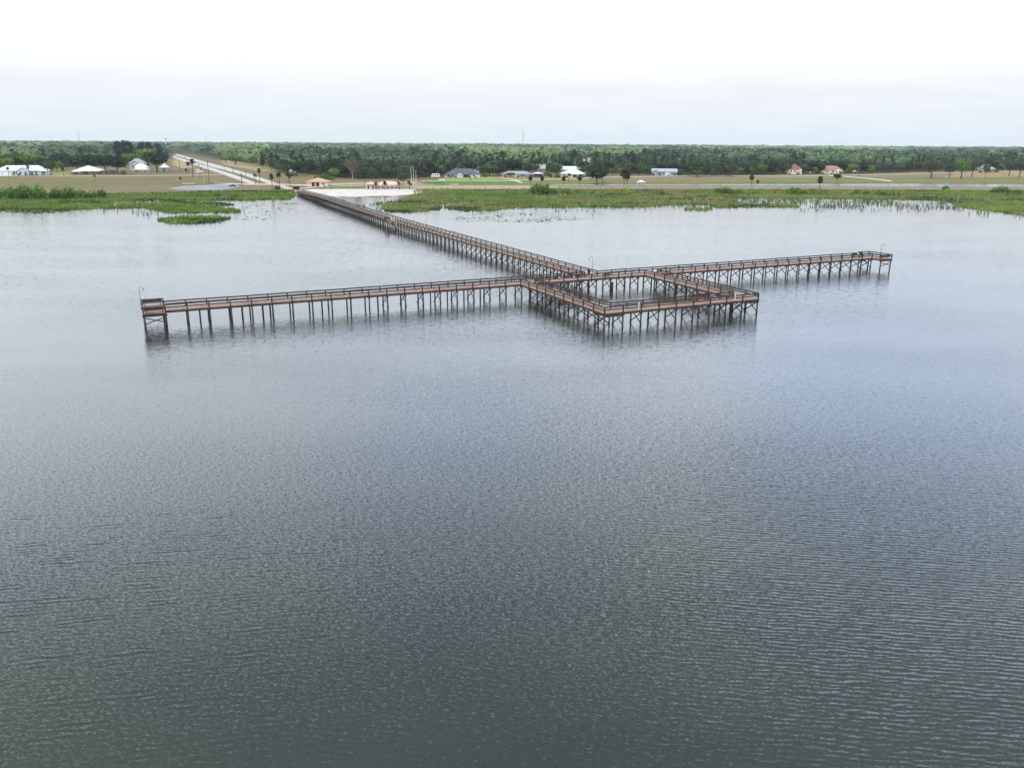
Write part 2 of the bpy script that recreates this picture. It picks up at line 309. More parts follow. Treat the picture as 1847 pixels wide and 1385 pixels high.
#--GROUND--
DRY = (0.205, 0.158, 0.088); OLIVE = (0.14, 0.148, 0.056); GREEN = (0.085, 0.165, 0.035); BRIGHT = (0.075, 0.20, 0.03)
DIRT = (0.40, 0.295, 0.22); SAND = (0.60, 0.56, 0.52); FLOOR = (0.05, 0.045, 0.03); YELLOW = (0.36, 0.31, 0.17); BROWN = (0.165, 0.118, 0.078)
def make_ground():
    ys = np.concatenate([np.arange(330, 1300, 3.0), 1300 * (9800 / 1300) ** np.linspace(0.02, 1, 36)])
    xs = np.concatenate([-(900 * (9800 / 900) ** np.linspace(1, 0.03, 26)), np.arange(-900, 1001, 4.0), 1000 * (9800 / 1000) ** np.linspace(0.03, 1, 26)])
    X, Y = np.meshgrid(xs, ys); nx, ny = len(xs), len(ys); Z = gz(X, Y)
    P = np.stack([X.ravel(), Y.ravel()], 1)
    C = np.empty((nx * ny, 3)); n1 = vnoise(P[:, 0], P[:, 1], 45, 1) * 0.6 + vnoise(P[:, 0], P[:, 1], 14, 2) * 0.4
    n2 = vnoise(P[:, 0], P[:, 1] * 2.2, 70, 3)
    t = np.clip((n1 - 0.42) * 3.2, 0, 1)[:, None]; C[:] = np.array(DRY) * (1 - t) + np.array(OLIVE) * t
    t = np.clip((n2 - 0.62) * 3.5, 0, 1)[:, None] * 0.6; C[:] = C * (1 - t) + np.array(BROWN) * t
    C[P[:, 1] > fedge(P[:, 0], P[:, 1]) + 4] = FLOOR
    def paint(pts, col, f=1.0, breakup=0.0):
        k = inside(wpoly(pts), P); ff = f * np.clip(1 - breakup * 2 * (n1[k] - 0.3), 0, 1)[:, None] if breakup else f
        C[k] = C[k] * (1 - ff) + np.array(col) * ff
    # left field and the yards behind it
    paint([(-200, 322), (330, 322), (430, 332), (300, 334), (-200, 333)], OLIVE, 0.45, 0.5)
    paint([(-200, 314), (120, 314), (120, 317), (-200, 317)], YELLOW, 0.5)
    paint([(95, 306), (126, 306), (126, 317), (95, 317)], (0.24, 0.25, 0.09), 0.9)
    paint([(312, 284), (335, 291), (352, 303), (330, 304), (312, 298)], YELLOW, 0.9)
    paint([(205, 309), (330, 306), (350, 312), (205, 314)], BROWN, 0.7)
    paint([(400, 288), (480, 298), (505, 308), (470, 309), (400, 297)], YELLOW, 0.8)
    paint([(470, 309), (560, 315), (580, 323), (500, 322), (450, 309)], DRY, 0.6)
    paint([(385, 302), (420, 303), (500, 329), (450, 327)], OLIVE, 0.7)                       # median
    paint([(-200, 352), (200, 351), (430, 345), (530, 344), (540, 356), (400, 362), (0, 372), (-200, 374)], GREEN, 0.7, 0.4)
    # beach side
    paint([(560, 337), (640, 335), (655, 341.5), (590, 343), (545, 342)], (0.16, 0.175, 0.065), 0.9)
    paint([(535, 344), (560, 341.5), (700, 341), (768, 341), (780, 346), (765, 352), (720, 357), (640, 358), (555, 357)], SAND, 1.0)
    paint([(580, 330), (760, 328), (790, 333), (780, 337), (740, 339), (590, 334)], YELLOW, 0.5)
    paint([(765, 326), (845, 325), (945, 327), (945, 334.5), (860, 334), (765, 335)], BRIGHT, 0.9, 0.2)
    paint([(800, 319), (880, 319), (905, 325), (800, 325)], (0.25, 0.31, 0.08), 0.9)
    paint([(900, 319), (1060, 320), (1060, 326), (900, 325)], (0.27, 0.25, 0.10), 0.6)
    paint([(945, 328), (1125, 327), (1125, 333), (945, 333)], (0.14, 0.19, 0.05), 0.7)
    paint([(735, 335.5), (850, 334.5), (1000, 335), (1000, 342), (850, 344), (760, 343)], DIRT, 0.95)
    paint([(1000, 335), (1250, 335), (1500, 336.5), (1640, 338), (1900, 340), (1900, 344), (1500, 343), (1000, 342)], (0.27, 0.20, 0.15), 0.9)
    paint([(1100, 318), (1250, 318.5), (1400, 317), (1900, 311), (1900, 317), (1600, 320), (1400, 323), (1130, 325)], (0.235, 0.175, 0.11), 0.8)
    paint([(1130, 325), (1420, 323.5), (1650, 322), (1900, 321), (1900, 333), (1650, 332), (1130, 333)], (0.165, 0.185, 0.06), 0.85, 0.25)
    paint([(1130, 330.5), (1420, 330), (1650, 329.5), (1900, 330), (1900, 333.5), (1650, 332), (1130, 333)], (0.08, 0.13, 0.03), 0.8, 0.2)
    paint([(1730, 313), (1900, 310), (1900, 320), (1700, 321)], (0.33, 0.245, 0.12), 0.7)
    paint([(1022, 307), (1074, 305), (1071, 283.5), (1052, 288), (1032, 297)], (.46, .41, .34), 0.9)
    paint([(745, 343), (900, 344), (1250, 343), (1900, 345), (1900, 366), (1400, 362), (1000, 358), (760, 356)], (0.10, 0.14, 0.04), 0.85, 0.3)
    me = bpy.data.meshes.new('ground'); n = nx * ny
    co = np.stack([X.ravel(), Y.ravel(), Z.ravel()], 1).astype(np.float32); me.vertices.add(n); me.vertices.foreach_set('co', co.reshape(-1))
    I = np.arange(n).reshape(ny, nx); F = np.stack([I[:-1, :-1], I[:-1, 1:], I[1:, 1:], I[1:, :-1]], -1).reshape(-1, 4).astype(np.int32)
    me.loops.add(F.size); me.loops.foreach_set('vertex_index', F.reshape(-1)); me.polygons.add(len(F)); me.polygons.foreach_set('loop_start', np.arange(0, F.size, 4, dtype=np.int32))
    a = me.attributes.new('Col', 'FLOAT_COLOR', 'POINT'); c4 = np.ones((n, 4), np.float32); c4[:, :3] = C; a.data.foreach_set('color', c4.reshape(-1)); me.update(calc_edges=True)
    m, nt, b = nodes('ground_earth'); N = nt.nodes.new; b.inputs['Roughness'].default_value = 0.95; b.inputs['Specular IOR Level'].default_value = 0.1
    at_ = N('ShaderNodeAttribute'); at_.attribute_name = 'Col'; g = N('ShaderNodeNewGeometry')
    n1_ = N('ShaderNodeTexNoise'); n1_.inputs['Scale'].default_value = 0.22; n1_.inputs['Detail'].default_value = 7; n1_.inputs['Roughness'].default_value = 0.7; lk(nt, g.outputs['Position'], n1_.inputs['Vector'])
    r_ = N('ShaderNodeMapRange'); r_.inputs['From Min'].default_value = 0.3; r_.inputs['From Max'].default_value = 0.7; r_.inputs['To Min'].default_value = 0.68; r_.inputs['To Max'].default_value = 1.32; lk(nt, n1_.outputs['Fac'], r_.inputs['Value'])
    s_ = N('ShaderNodeVectorMath'); s_.operation = 'SCALE'; lk(nt, at_.outputs['Color'], s_.inputs[0]); lk(nt, r_.outputs[0], s_.inputs['Scale']); lk(nt, s_.outputs[0], b.inputs['Base Color'])
    me.materials.append(m); o = link(bpy.data.objects.new('ground', me)); o['kind'] = 'structure'
# front line of the forest (world)
_FEpx = [(-700, 312), (-200, 309), (0, 303), (80, 303), (160, 301), (235, 297), (300, 288), (316, 276), (380, 286), (430, 297), (470, 304.5), (500, 310), (560, 315), (600, 320), (650, 323), (760, 321), (800, 316), (900, 313),
         (1000, 310), (1060, 310), (1110, 314), (1300, 317), (1420, 314), (1600, 311.5), (1700, 308), (1847, 306), (2200, 305), (2700, 306)]
_FE = wpoly(_FEpx); _FE[:, 0] /= _FE[:, 1]             # bearing, distance
def fedge(x, y): return np.interp(np.asarray(x) / np.maximum(y, 1), _FE[:, 0], _FE[:, 1])
make_ground()

#--ROADS--
CONC = mat('faded_concrete', (0.50, 0.475, 0.44), 0.9, 0.15, 0.12); ASPH = mat('grey_asphalt', (0.26, 0.265, 0.285), 0.9, 0.14, 0.1)
PALEPATH = mat('pale_path', (0.52, 0.45, 0.37), 0.95, 0.15, 0.2); PAINT = mat('road_paint', (0.75, 0.75, 0.73), 0.7, 0.1, 1)

def strip(name, L, Rr, m, dz=0.05, n=10):
    """a paved ribbon between two lines given on the ground, following the terrain"""
    def res(L):
        P = [at(*p) for p in L]; out = []
        for a, b in zip(P, P[1:]): out += [a.lerp(b, k / n) for k in range(n)]
        return out + [P[-1]]
    A, B = res(L), res(Rr); v = []; f = []
    for a, b in zip(A, B):
        for k in range(4):
            p = a.lerp(b, k / 3); v.append((p.x, p.y, float(gz(p.x, p.y)) + dz))
    for i in range(len(A) - 1):
        for k in range(3): j = 4 * i + k; f.append((j, j + 1, j + 5, j + 4))
    mb = MB(); mb.v = v; mb.f = f; o = mb.build(name, m); o['kind'] = 'structure'; return o
strip('road', [(448, 331.4), (401, 314.6), (366, 303.2), (337, 293.4), (311, 284)], [(465, 331.4), (420, 314.6), (385, 304), (352, 294), (313, 281.2)], CONC, 0.06)
strip('road', [(484, 331.4), (433, 314.6), (385, 301.6), (349, 290.4), (314, 279.6)], [(500, 331.4), (453, 314.6), (405, 301.2), (362, 290), (318, 277.8)], CONC, 0.06)
strip('median', [(352, 294.6), (385, 304.8)], [(362, 292.5), (402, 304.8)], ASPH, 0.05, 4)
strip('street', [(386, 330.2), (448, 331.6), (500, 331.6), (560, 333.6), (660, 330.2), (760, 328.6)], [(386, 331), (448, 334), (500, 334), (560, 335.6), (660, 331.4), (760, 329.6)], PALEPATH, 0.07)
strip('street', [(760, 326.6), (830, 326.4), (905, 326.2), (1000, 323.2), (1100, 319.6), (1250, 316.6), (1420, 317.6), (1600, 314.4), (1780, 309.8), (1900, 309)],
      [(760, 327.6), (830, 327.3), (905, 327.2), (1000, 324.1), (1100, 320.6), (1250, 317.5), (1420, 318.5), (1600, 315.3), (1780, 310.8), (1900, 310)], PALEPATH, 0.07)
strip('street', [(-150, 317.6), (60, 317.6), (200, 317.2), (330, 316.2), (400, 315)], [(-150, 318.4), (60, 318.4), (200, 318), (330, 316.9), (400, 315.8)], PALEPATH, 0.07)
strip('driveway', [(-60, 315), (-10, 315), (22, 315)], [(-60, 317.5), (-10, 317.5), (24, 317.5)], mat('white_concrete', (0.62, 0.60, 0.57), 0.9, 0.08, 0.3), 0.08, 3)
strip('driveway', [(870, 319.6), (895, 321.5), (920, 324.5), (938, 330.5)], [(876, 319.6), (906, 321.5), (932, 324.5), (944, 330.5)], PALEPATH, 0.09, 4)
strip('driveway', [(1515, 318.6), (1560, 322.2), (1600, 327), (1608, 330)], [(1528, 318.6), (1572, 322.2), (1605, 326), (1612, 329)], mat('white_concrete', (0.62, 0.60, 0.57)), 0.09, 4)
strip('path', [(498, 333.8), (516, 342.4)], [(512, 333.8), (531, 341.6)], mat('pink_path', (0.50, 0.40, 0.35), 0.9, 0.1, 0.3), 0.10, 4)
strip('path', [(536, 341), (566, 337.2), (650, 334.6), (760, 332.4), (790, 337)], [(540, 341.8), (572, 338), (652, 335.4), (768, 333.2), (800, 338)], PALEPATH, 0.10, 5)
strip('parking_lot', [(306, 341), (330, 337.6), (380, 335.2), (428, 332.6)], [(318, 343.2), (345, 344), (400, 343.2), (432, 338.6)], ASPH, 0.08, 6)
strip('kerb_strip', [(303, 341), (329, 336.8), (380, 334.2), (428, 331.8)], [(306, 341), (330, 337.6), (380, 335.2), (428, 332.6)], CONC, 0.13, 6)
for k in range(13):                                                     # worn white stall marks on the lot
    x = 353 + k * 2.8; strip('stall_marking', [(x, 339.3 + 0.02 * k), (x + 0.1, 340.3)], [(x + (1.7 if k in (6, 7, 8, 10, 11) else 0.9), 339.3), (x + 1.5, 340.3)], PAINT, 0.115, 1)

#--PIER--
TH = R(25.5)
def uvw(u, v, z=0.0): return Vector((u * math.cos(TH) - v * math.sin(TH), u * math.sin(TH) + v * math.cos(TH), z))
def build_pier():
    deckm, nt, b = nodes('deck_boards'); N = nt.nodes.new; b.inputs['Roughness'].default_value = 0.85; b.inputs['Specular IOR Level'].default_value = 0.2
    tc = N('ShaderNodeTexCoord'); sp = N('ShaderNodeSeparateXYZ'); lk(nt, tc.outputs['Object'], sp.inputs[0])
    ml = N('ShaderNodeMath'); ml.operation = 'MULTIPLY'; ml.inputs[1].default_value = 1 / 0.146; lk(nt, sp.outputs['X'], ml.inputs[0]); fl = N('ShaderNodeMath'); fl.operation = 'FLOOR'; lk(nt, ml.outputs[0], fl.inputs[0])
    wn = N('ShaderNodeTexWhiteNoise'); wn.noise_dimensions = '1D'; lk(nt, fl.outputs[0], wn.inputs['W'])
    no = N('ShaderNodeTexNoise'); no.inputs['Scale'].default_value = 0.35; no.inputs['Detail'].default_value = 5; lk(nt, tc.outputs['Object'], no.inputs['Vector'])
    a1 = N('ShaderNodeMath'); a1.operation = 'MULTIPLY_ADD'; a1.inputs[1].default_value = 0.35; lk(nt, wn.outputs['Value'], a1.inputs[0]); lk(nt, no.outputs['Fac'], a1.inputs[2])
    rp = N('ShaderNodeValToRGB'); e = rp.color_ramp.elements; e[0].position = 0.35; e[0].color = (0.225, 0.15, 0.12, 1); e[1].position = 0.95; e[1].color = (0.44, 0.31, 0.25, 1)
    lk(nt, a1.outputs[0], rp.inputs['Fac']); lk(nt, rp.outputs['Color'], b.inputs['Base Color'])
    dark = mat('weathered_timber', (0.058, 0.040, 0.035), 0.85, 0.35, 1.3, spec=0.2); pilem = mat('pile_timber', (0.085, 0.066, 0.06), 0.85, 0.4, 1.2, spec=0.3)
    pt = pilem.node_tree; pb = pt.nodes['Principled BSDF']; old = pb.inputs['Base Color'].links[0].from_socket; gp = pt.nodes.new('ShaderNodeNewGeometry'); gs = pt.nodes.new('ShaderNodeSeparateXYZ'); lk(pt, gp.outputs['Position'], gs.inputs[0])
    wr = pt.nodes.new('ShaderNodeMapRange'); wr.inputs['From Min'].default_value = 0.35; wr.inputs['From Max'].default_value = 0.8; lk(pt, gs.outputs['Z'], wr.inputs['Value']); wm = pt.nodes.new('ShaderNodeMix'); wm.data_type = 'RGBA'; wm.inputs['A'].default_value = (0.022, 0.026, 0.018, 1)
    lk(pt, wr.outputs[0], wm.inputs['Factor']); lk(pt, old, wm.inputs['B']); lk(pt, wm.outputs['Result'], pb.inputs['Base Color'])
    pier = empty('boardwalk_pier', (0, 0, 0), 'long brown timber pier with a square loop and two arms standing in the lake', 'pier', TH)
    capm = mat('weathered_cap_timber', (0.075, 0.052, 0.046), 0.85, 0.4, 0.8, spec=0.2)
    H = 2.6; BAY = (167.8 - 4.6) / 47
    def hz(v):                                           # the walkway comes down a little towards the shore
        return float(np.interp(v, [420, 492], [H, 1.5]))
    def bend(v): return float(np.interp(v, [283, 393, 492], [0, 3.5, 6.6]))
    # ---- decks: each walkway is its own part with its boards running across
    def deck(name, u0, v0, u1, v1, along):
        o = bpy.data.objects.new(name, None)
        L = (u1 - u0) if along == 'u' else (v1 - v0); W = (v1 - v0) if along == 'u' else (u1 - u0)
        mb = MB().box(0, -W / 2, -0.06, L, W / 2, 0.0)
        c = mb.build(name, deckm, pier); c.location = (u0, (v0 + v1) / 2, H) if along == 'u' else ((u0 + u1) / 2, v0, H); c.rotation_euler = (0, 0, 0 if along == 'u' else math.pi / 2); return c
    deck('deck', 4.6, 143.6, 70.3, 146.8, 'u'); deck('deck', 70.3, 143.6, 103.2, 146.8, 'u'); deck('deck', 103.2, 143.6, 167.8, 146.8, 'u')
    deck('deck', 70.3, 115.2, 73.5, 143.6, 'v'); deck('deck', 99.9, 115.2, 103.2, 143.6, 'v'); deck('deck', 70.3, 112.0, 103.2, 115.2, 'u')
    deck('deck', 1.2, 142.0, 4.6, 149.6, 'v'); deck('deck', 167.8, 140.8, 171.5, 147.8, 'v')
    mb = MB(); vs = np.linspace(146.8, 492, 120)
    for a, c in zip(vs, vs[1:]):
        pa, pc = (86.8 + bend(a), a), (86.8 + bend(c), c); za, zc = hz(a), hz(c)
        A = [(pa[0], a, za), (pa[0] + 3.2, a, za), (pc[0] + 3.2, c, zc), (pc[0], c, zc)]; i = len(mb.v)
        mb.v += A + [(x, y, z - 0.06) for x, y, z in A]; mb.f += [(i, i + 1, i + 2, i + 3), (i + 7, i + 6, i + 5, i + 4), (i, i + 3, i + 7, i + 4), (i + 1, i + 5, i + 6, i + 2)]
    o = mb.build('deck', None, pier)
    m2 = deckm.copy(); m2.name = 'deck_boards_along'; o.data.materials.append(m2)
    for l in list(m2.node_tree.links):
        if l.from_socket.name == 'X' and l.to_node.type == 'MATH': m2.node_tree.links.remove(l)
    sp2 = [n for n in m2.node_tree.nodes if n.type == 'SEPXYZ'][0]; mu = [n for n in m2.node_tree.nodes if n.type == 'MATH' and n.operation == 'MULTIPLY'][0]; lk(m2.node_tree, sp2.outputs['Y'], mu.inputs[0])
    # ---- edge runs: (points, closed?) carry the railing, fascia and edge beams
    n_main = int((490 - 146.8) / BAY); mv = [146.8 + BAY * k for k in range(n_main + 1)]
    LM = [(86.85 + bend(v), v) for v in mv]; RM = [(89.95 + bend(v), v) for v in mv]
    def run(a, b):
        d = math.dist(a, b); n = max(1, round(d / BAY)); return [(a[0] + (b[0] - a[0]) * k / n, a[1] + (b[1] - a[1]) * k / n) for k in range(n + 1)]
    e = 0.05
    runs = [run((4.6, 146.8 - e), (86.85, 146.8 - e)), run((89.95, 146.8 - e), (167.8, 146.8 - e)), run((4.6, 143.6 + e), (70.35, 143.6 + e)), run((73.45, 143.6 + e), (99.95, 143.6 + e)), run((103.15, 143.6 + e), (167.8, 143.6 + e)),
            run((70.35, 143.6), (70.35, 112.05)), run((70.35, 112.05), (103.15, 112.05)), run((103.15, 112.05), (103.15, 143.6)),
            run((73.45, 143.6), (73.45, 115.15)), run((73.45, 115.15), (99.95, 115.15)), run((99.95, 115.15), (99.95, 143.6)),
            run((4.6, 146.8), (4.6, 149.55)), run((4.6, 149.55), (1.25, 149.55)), run((1.25, 149.55), (1.25, 142.05)), run((1.25, 142.05), (4.6, 142.05)), run((4.6, 142.05), (4.6, 143.6)),
            run((167.8, 147.75), (171.45, 147.75)), run((171.45, 147.75), (171.45, 140.85)), run((171.45, 140.85), (167.8, 140.85)), run((167.8, 140.85), (167.8, 143.6)), [p for p in LM if p[1] < 281], [p for p in LM if p[1] > 285], RM]
    posts = []
    jr = random.Random(8); jit = {}
    def jz(p): return jit.setdefault((round(p[0], 2), round(p[1], 2)), jr.uniform(-.03, .03))
    for ru in runs:
        cap, midr, fas = MB(), MB(), MB()
        for p, q in zip(ru, ru[1:]):
            zp, zq = hz(p[1]), hz(q[1])
            fas.beam((p[0], p[1], zp - 0.24), (q[0], q[1], zq - 0.24), 0.09, 0.34)
            zp += jz(p); zq += jz(q); cap.beam((p[0], p[1], zp + 1.05), (q[0], q[1], zq + 1.05), 0.24, 0.06)
            cap.beam((p[0], p[1], zp + 0.94), (q[0], q[1], zq + 0.94), 0.06, 0.155)
            midr.beam((p[0], p[1], zp + 0.55), (q[0], q[1], zq + 0.55), 0.06, 0.19)
        h = cap.build('handrail', capm, pier); midr.build('rail_board', dark, h)
        fas.build('edge_beam', dark, pier)
        for p in ru:
            if not any(abs(p[0] - x) + abs(p[1] - y) < 0.5 for x, y in posts): posts.append(p)
    for a, c in (((70.33, 111.99), (73.55, 111.99)), ((99.9, 111.99), (103.17, 111.99))): MB().beam((*a, H - 0.5), (*c, H - 0.5), 0.12, 0.34).build('edge_beam', dark, pier)
    # ---- bents: piles, caps and cross braces
    seen = []
    def far(p): return math.hypot(*uvw(p[0], p[1])[:2])
    bents = []
    for k in range(48):
        u = 4.6 + BAY * k; bents.append(((u, 143.72), (u, 146.68), 'brace' if u > 40 else ''))
        if k in (2, 4, 5, 8, 11, 14, 15, 16, 17): bents.append(((u - 1.5, 145.1), None, ''))
    for k in range(1, 9): v = 143.6 - BAY * k * (28.4 / (8 * BAY)); bents += [((70.45, v), (73.35, v), 'brace'), ((100.05, v), (103.05, v), 'brace')]
    for k in range(0, 10): u = 70.4 + (103.1 - 70.4) * k / 9; bents.append(((u, 112.1), (u, 115.1), 'brace'))
    for v in mv[1:]: bents.append(((86.95 + bend(v), v), (89.85 + bend(v), v), 'brace'))
    for a, c in (((1.35, 142.15), (4.5, 142.15)), ((1.35, 149.4), (4.5, 149.4)), ((167.9, 140.95), (171.35, 140.95)), ((167.9, 147.6), (171.35, 147.6))): bents.append((a, c, 'high'))
    piles, caps, braces = [], [], []
    for a, c, kind in bents:
        z = hz(a[1])
        for p in (a, c):
            if p is not None: piles.append((p, z - 0.36))
        if c is None: continue
        A, B = Vector((*a, 0)), Vector((*c, 0)); d = (B - A).normalized(); nrm = Vector((-d.y, d.x, 0))
        caps.append(((A - d * 0.35) + Vector((0, 0, z - 0.44)), (B + d * 0.35) + Vector((0, 0, z - 0.44)), far(a)))
        if kind:
            lo, hi = (0.05, z - 0.6) if kind == 'brace' else (0.9, z - 0.75)
            for s_, (p, q) in ((1, (A, B)), (-1, (B, A))):
                braces.append((p + nrm * 0.19 * s_ + Vector((0, 0, hi)), q + nrm * 0.19 * s_ + Vector((0, 0, lo)), far(a)))
    def emit(items, name, one, m, limit=100):
        items = sorted(items, key=lambda i: i[-1]); rest = MB()
        for k, it in enumerate(items):
            if k < limit: mb = MB(); one(mb, it); mb.build(name, m, pier)
            else: one(rest, it)
        if rest.v: tag(rest.build(name, m, pier), kind='stuff')
    rr = random.Random(3)
    def pile(mb, it):
        (u, v), zt, _ = it; r = rr.uniform(0.125, 0.16); t = (rr.uniform(-.05, .05), rr.uniform(-.05, .05))
        mb.tube([(u + t[0], v + t[1], -2.5), (u, v, zt)], [r * 1.05, r], 8)
    emit([(p, z, far(p)) for p, z in piles], 'pile', pile, pilem)
    def post(mb, it):
        (u, v), _ = it; z = hz(v); mb.box(u - 0.095, v - 0.095, z - 0.5, u + 0.095, v + 0.095, z + 1.015)
    emit([(p, far(p)) for p in posts], 'railing_post', post, dark)
    emit(caps, 'cap_beam', lambda mb, it: mb.beam(it[0], it[1], 0.2, 0.26), dark)
    emit(braces, 'cross_brace', lambda mb, it: mb.beam(it[0], it[1], 0.06, 0.17), pilem)
    # ---- steps down to the water beside the main walkway
    light = mat('new_pale_timber', (0.30, 0.215, 0.17), 0.85, 0.2, 1.5)
    st = MB(); st.box(84.6, 280.2, H - 0.09, 86.74, 286.2, H - 0.02)
    for k in range(14):
        t = k / 13; v = 280.0 - 4.6 * t; z = H - 0.28 - 2.4 * t; st.box(84.9, v - 0.32, z - 0.05, 86.5, v, z)
    so_ = st.build('steps', dark, pier)
    for u in (84.75, 86.62):
        MB().beam((u, 280.1, H - 0.3), (u, 275.4, -0.2), 0.07, 0.32).build('stringer', dark, so_)
        hb = MB().beam((u, 281.2, H + 1.0), (u, 275.2, 0.8), 0.13, 0.20)
        for t in (0.05, 0.5, 0.97): hb.box(u - 0.06, 281 - 5.8 * t - 0.06, H - 0.3 - 2.6 * t, u + 0.06, 281 - 5.8 * t + 0.06, H + 0.98 - 2.8 * t)
        hb.build('stair_handrail', light, so_)
    pl = MB()
    for v in (280.5, 285.9): pl.tube([(84.75, v, -2.5), (84.75, v, H - 0.1)], 0.14, 8)
    pl.build('step_piles', pilem, so_)
    return dark, pilem, deckm
DARKWOOD, PILEM, DECKM = build_pier()

def bench(u, v, rot, ln, label, z=2.6, m=None, back=1.15):
    """timber bench with a boarded back; rot turns its back from +v in the pier's own frame"""
    m = m or DARKWOOD
    o = empty('pier_bench', uvw(u, v, z), label, 'bench', TH + rot)
    s = MB()
    for k in range(3): s.box(-ln / 2, -0.5 + 0.17 * k, 0.43, ln / 2, -0.35 + 0.17 * k, 0.48)
    s.build('seat', m, o); s = MB()
    for k in range(3): s.box(-ln / 2 + 0.01, 0.05, 0.52 + k * (back - 0.5) / 3, ln / 2 - 0.01, 0.11, 0.52 + (k + 0.86) * (back - 0.5) / 3)
    s.build('backrest', m, o)
    for x in (-ln / 2 + 0.2, ln / 2 - 0.2):
        s = MB().box(x - 0.05, 0.0, 0.012, x + 0.05, 0.048, back - 0.1).box(x - 0.05, -0.47, 0.012, x + 0.05, -0.38, 0.425).box(x - 0.045, -0.46, 0.33, x + 0.045, -0.002, 0.42); s.build('leg', m, o)
    return o
bench(2.9, 149.1, 0, 3.0, 'dark high backed bench along the outer rail of the left pier end')
bench(2.9, 142.55, math.pi, 3.0, 'dark bench on the left pier end with its back to the camera', back=1.0)
bench(169.7, 141.4, math.pi, 3.0, 'dark bench at the right pier end, its boarded back facing the camera', back=1.0)
PB = bench(165.6, 146.2, 0, 3.4, 'dark bench by the far rail of the right arm, person in green sitting on it')
bench(92.0, 114.75, 0, 3.9, 'long dark red bench against the inner rail on the near side of the square loop', m=mat('red_brown_timber', (0.085, 0.035, 0.03), 0.85, 0.3, 1.5), back=1.3)
bench(74.0, 142.4, -math.pi / 2, 2.4, 'brown bench beside the rail at the left corner of the square loop', m=mat('brown_timber', (0.10, 0.062, 0.045), 0.85, 0.3, 1.5))
bench(90.6, 144.2, math.pi, 1.7, 'small ochre brown bench at the near rail opposite the main walkway', m=mat('ochre_timber', (0.20, 0.115, 0.045), 0.85, 0.25, 1.5), back=0.95)
bench(86.0, 285.4, math.pi, 1.9, 'dark bench on the landing above the pale wooden steps', z=2.58)

LAMPM = mat('dark_metal', (0.05, 0.055, 0.065), 0.45, 0.1, 2, metal=0.6)
def lamp(u, v, z, arm, label, reach=0.75, top=3.0):
    o = empty('pier_lamp', uvw(u, v, z), label, 'lamp post', TH + arm, 'lamp posts along the pier railings')
    MB().tube([(0, 0, -0.9), (0, 0, top - 0.35)], [0.045, 0.034], 8).build('pole', LAMPM, o)
    r = reach / 2; MB().tube([(0, 0, top - 0.36)] + [(r - r * math.cos(t), 0, top - 0.35 + r * 0.95 * math.sin(t)) for t in np.linspace(0.02, math.pi * 0.97, 12)], 0.024, 6).build('arm', LAMPM, o)
    MB().tube([(reach, 0, top - 0.33), (reach, 0, top - 0.40), (reach, 0, top - 0.53)], [0.04, 0.09, 0.19], 12).build('lamp_shade', LAMPM, o)
lamp(1.12, 149.2, 3.55, -TH, 'hooked lamp post at the corner of the left pier end', top=2.4)
lamp(90.3, 149.4, 3.6, math.pi - TH, 'lamp post on the rail where the main walkway meets the arms', top=2.6)
lamp(171.62, 144.4, 3.55, -TH, 'lamp post at the end of the right arm', top=2.4)
lamp(103.32, 112.6, 3.6, math.pi - TH, 'lamp post at the near right corner of the square loop', top=2.6)
lamp(90.25, 255.0, 3.6, math.pi - TH, 'lone lamp post halfway along the main walkway', top=3.6)
# a bin on the railing by the junction lamp, two white pipes on the front rail, old stubs in the loop's water
o = empty('litter_bin', uvw(89.55, 149.6, 2.6), 'small dark bin beside the lamp post at the pier junction', 'bin', TH)
MB().tube([(0, 0, 0), (0, 0, 0.9)], [0.26, 0.30], 12).build('bin_body', LAMPM, o); MB().tube([(0, 0, 0.9), (0, 0, 0.98), (0, 0, 1.12)], [0.33, 0.33, 0.12], 12).build('lid', LAMPM, o)
WP = mat('white_pipe', (0.72, 0.70, 0.66), 0.5, 0.05, 2)
for u, lab in ((77.0, 'short white pipe on the front railing of the loop, near its left corner'), (97.6, 'short white pipe on the front railing of the loop, near its right end')):
    tag(MB().tube([(0, 0, 0.2), (0, 0, 1.38)], 0.075, 8).build('white_pipe', WP, loc=uvw(u, 111.9, 2.6)), lab, 'pipe', 'white pipes on the front railing')
def stub(px, py, h, r, lab):
    p = flat(px, py, 0); tag(MB().tube([(0, 0, -2.5), (0.03, 0, h)], [r * 1.1, r], 10).build('mooring_post', PILEM, loc=(p[0], p[1], 0)), lab, 'post', 'old posts standing in the loop water')
stub(1103, 521.5, 1.5, 0.33, 'thick dark old post standing in the water inside the loop'); stub(1126.4, 517, 1.35, 0.17, 'thin dark old post standing in the water inside the loop')

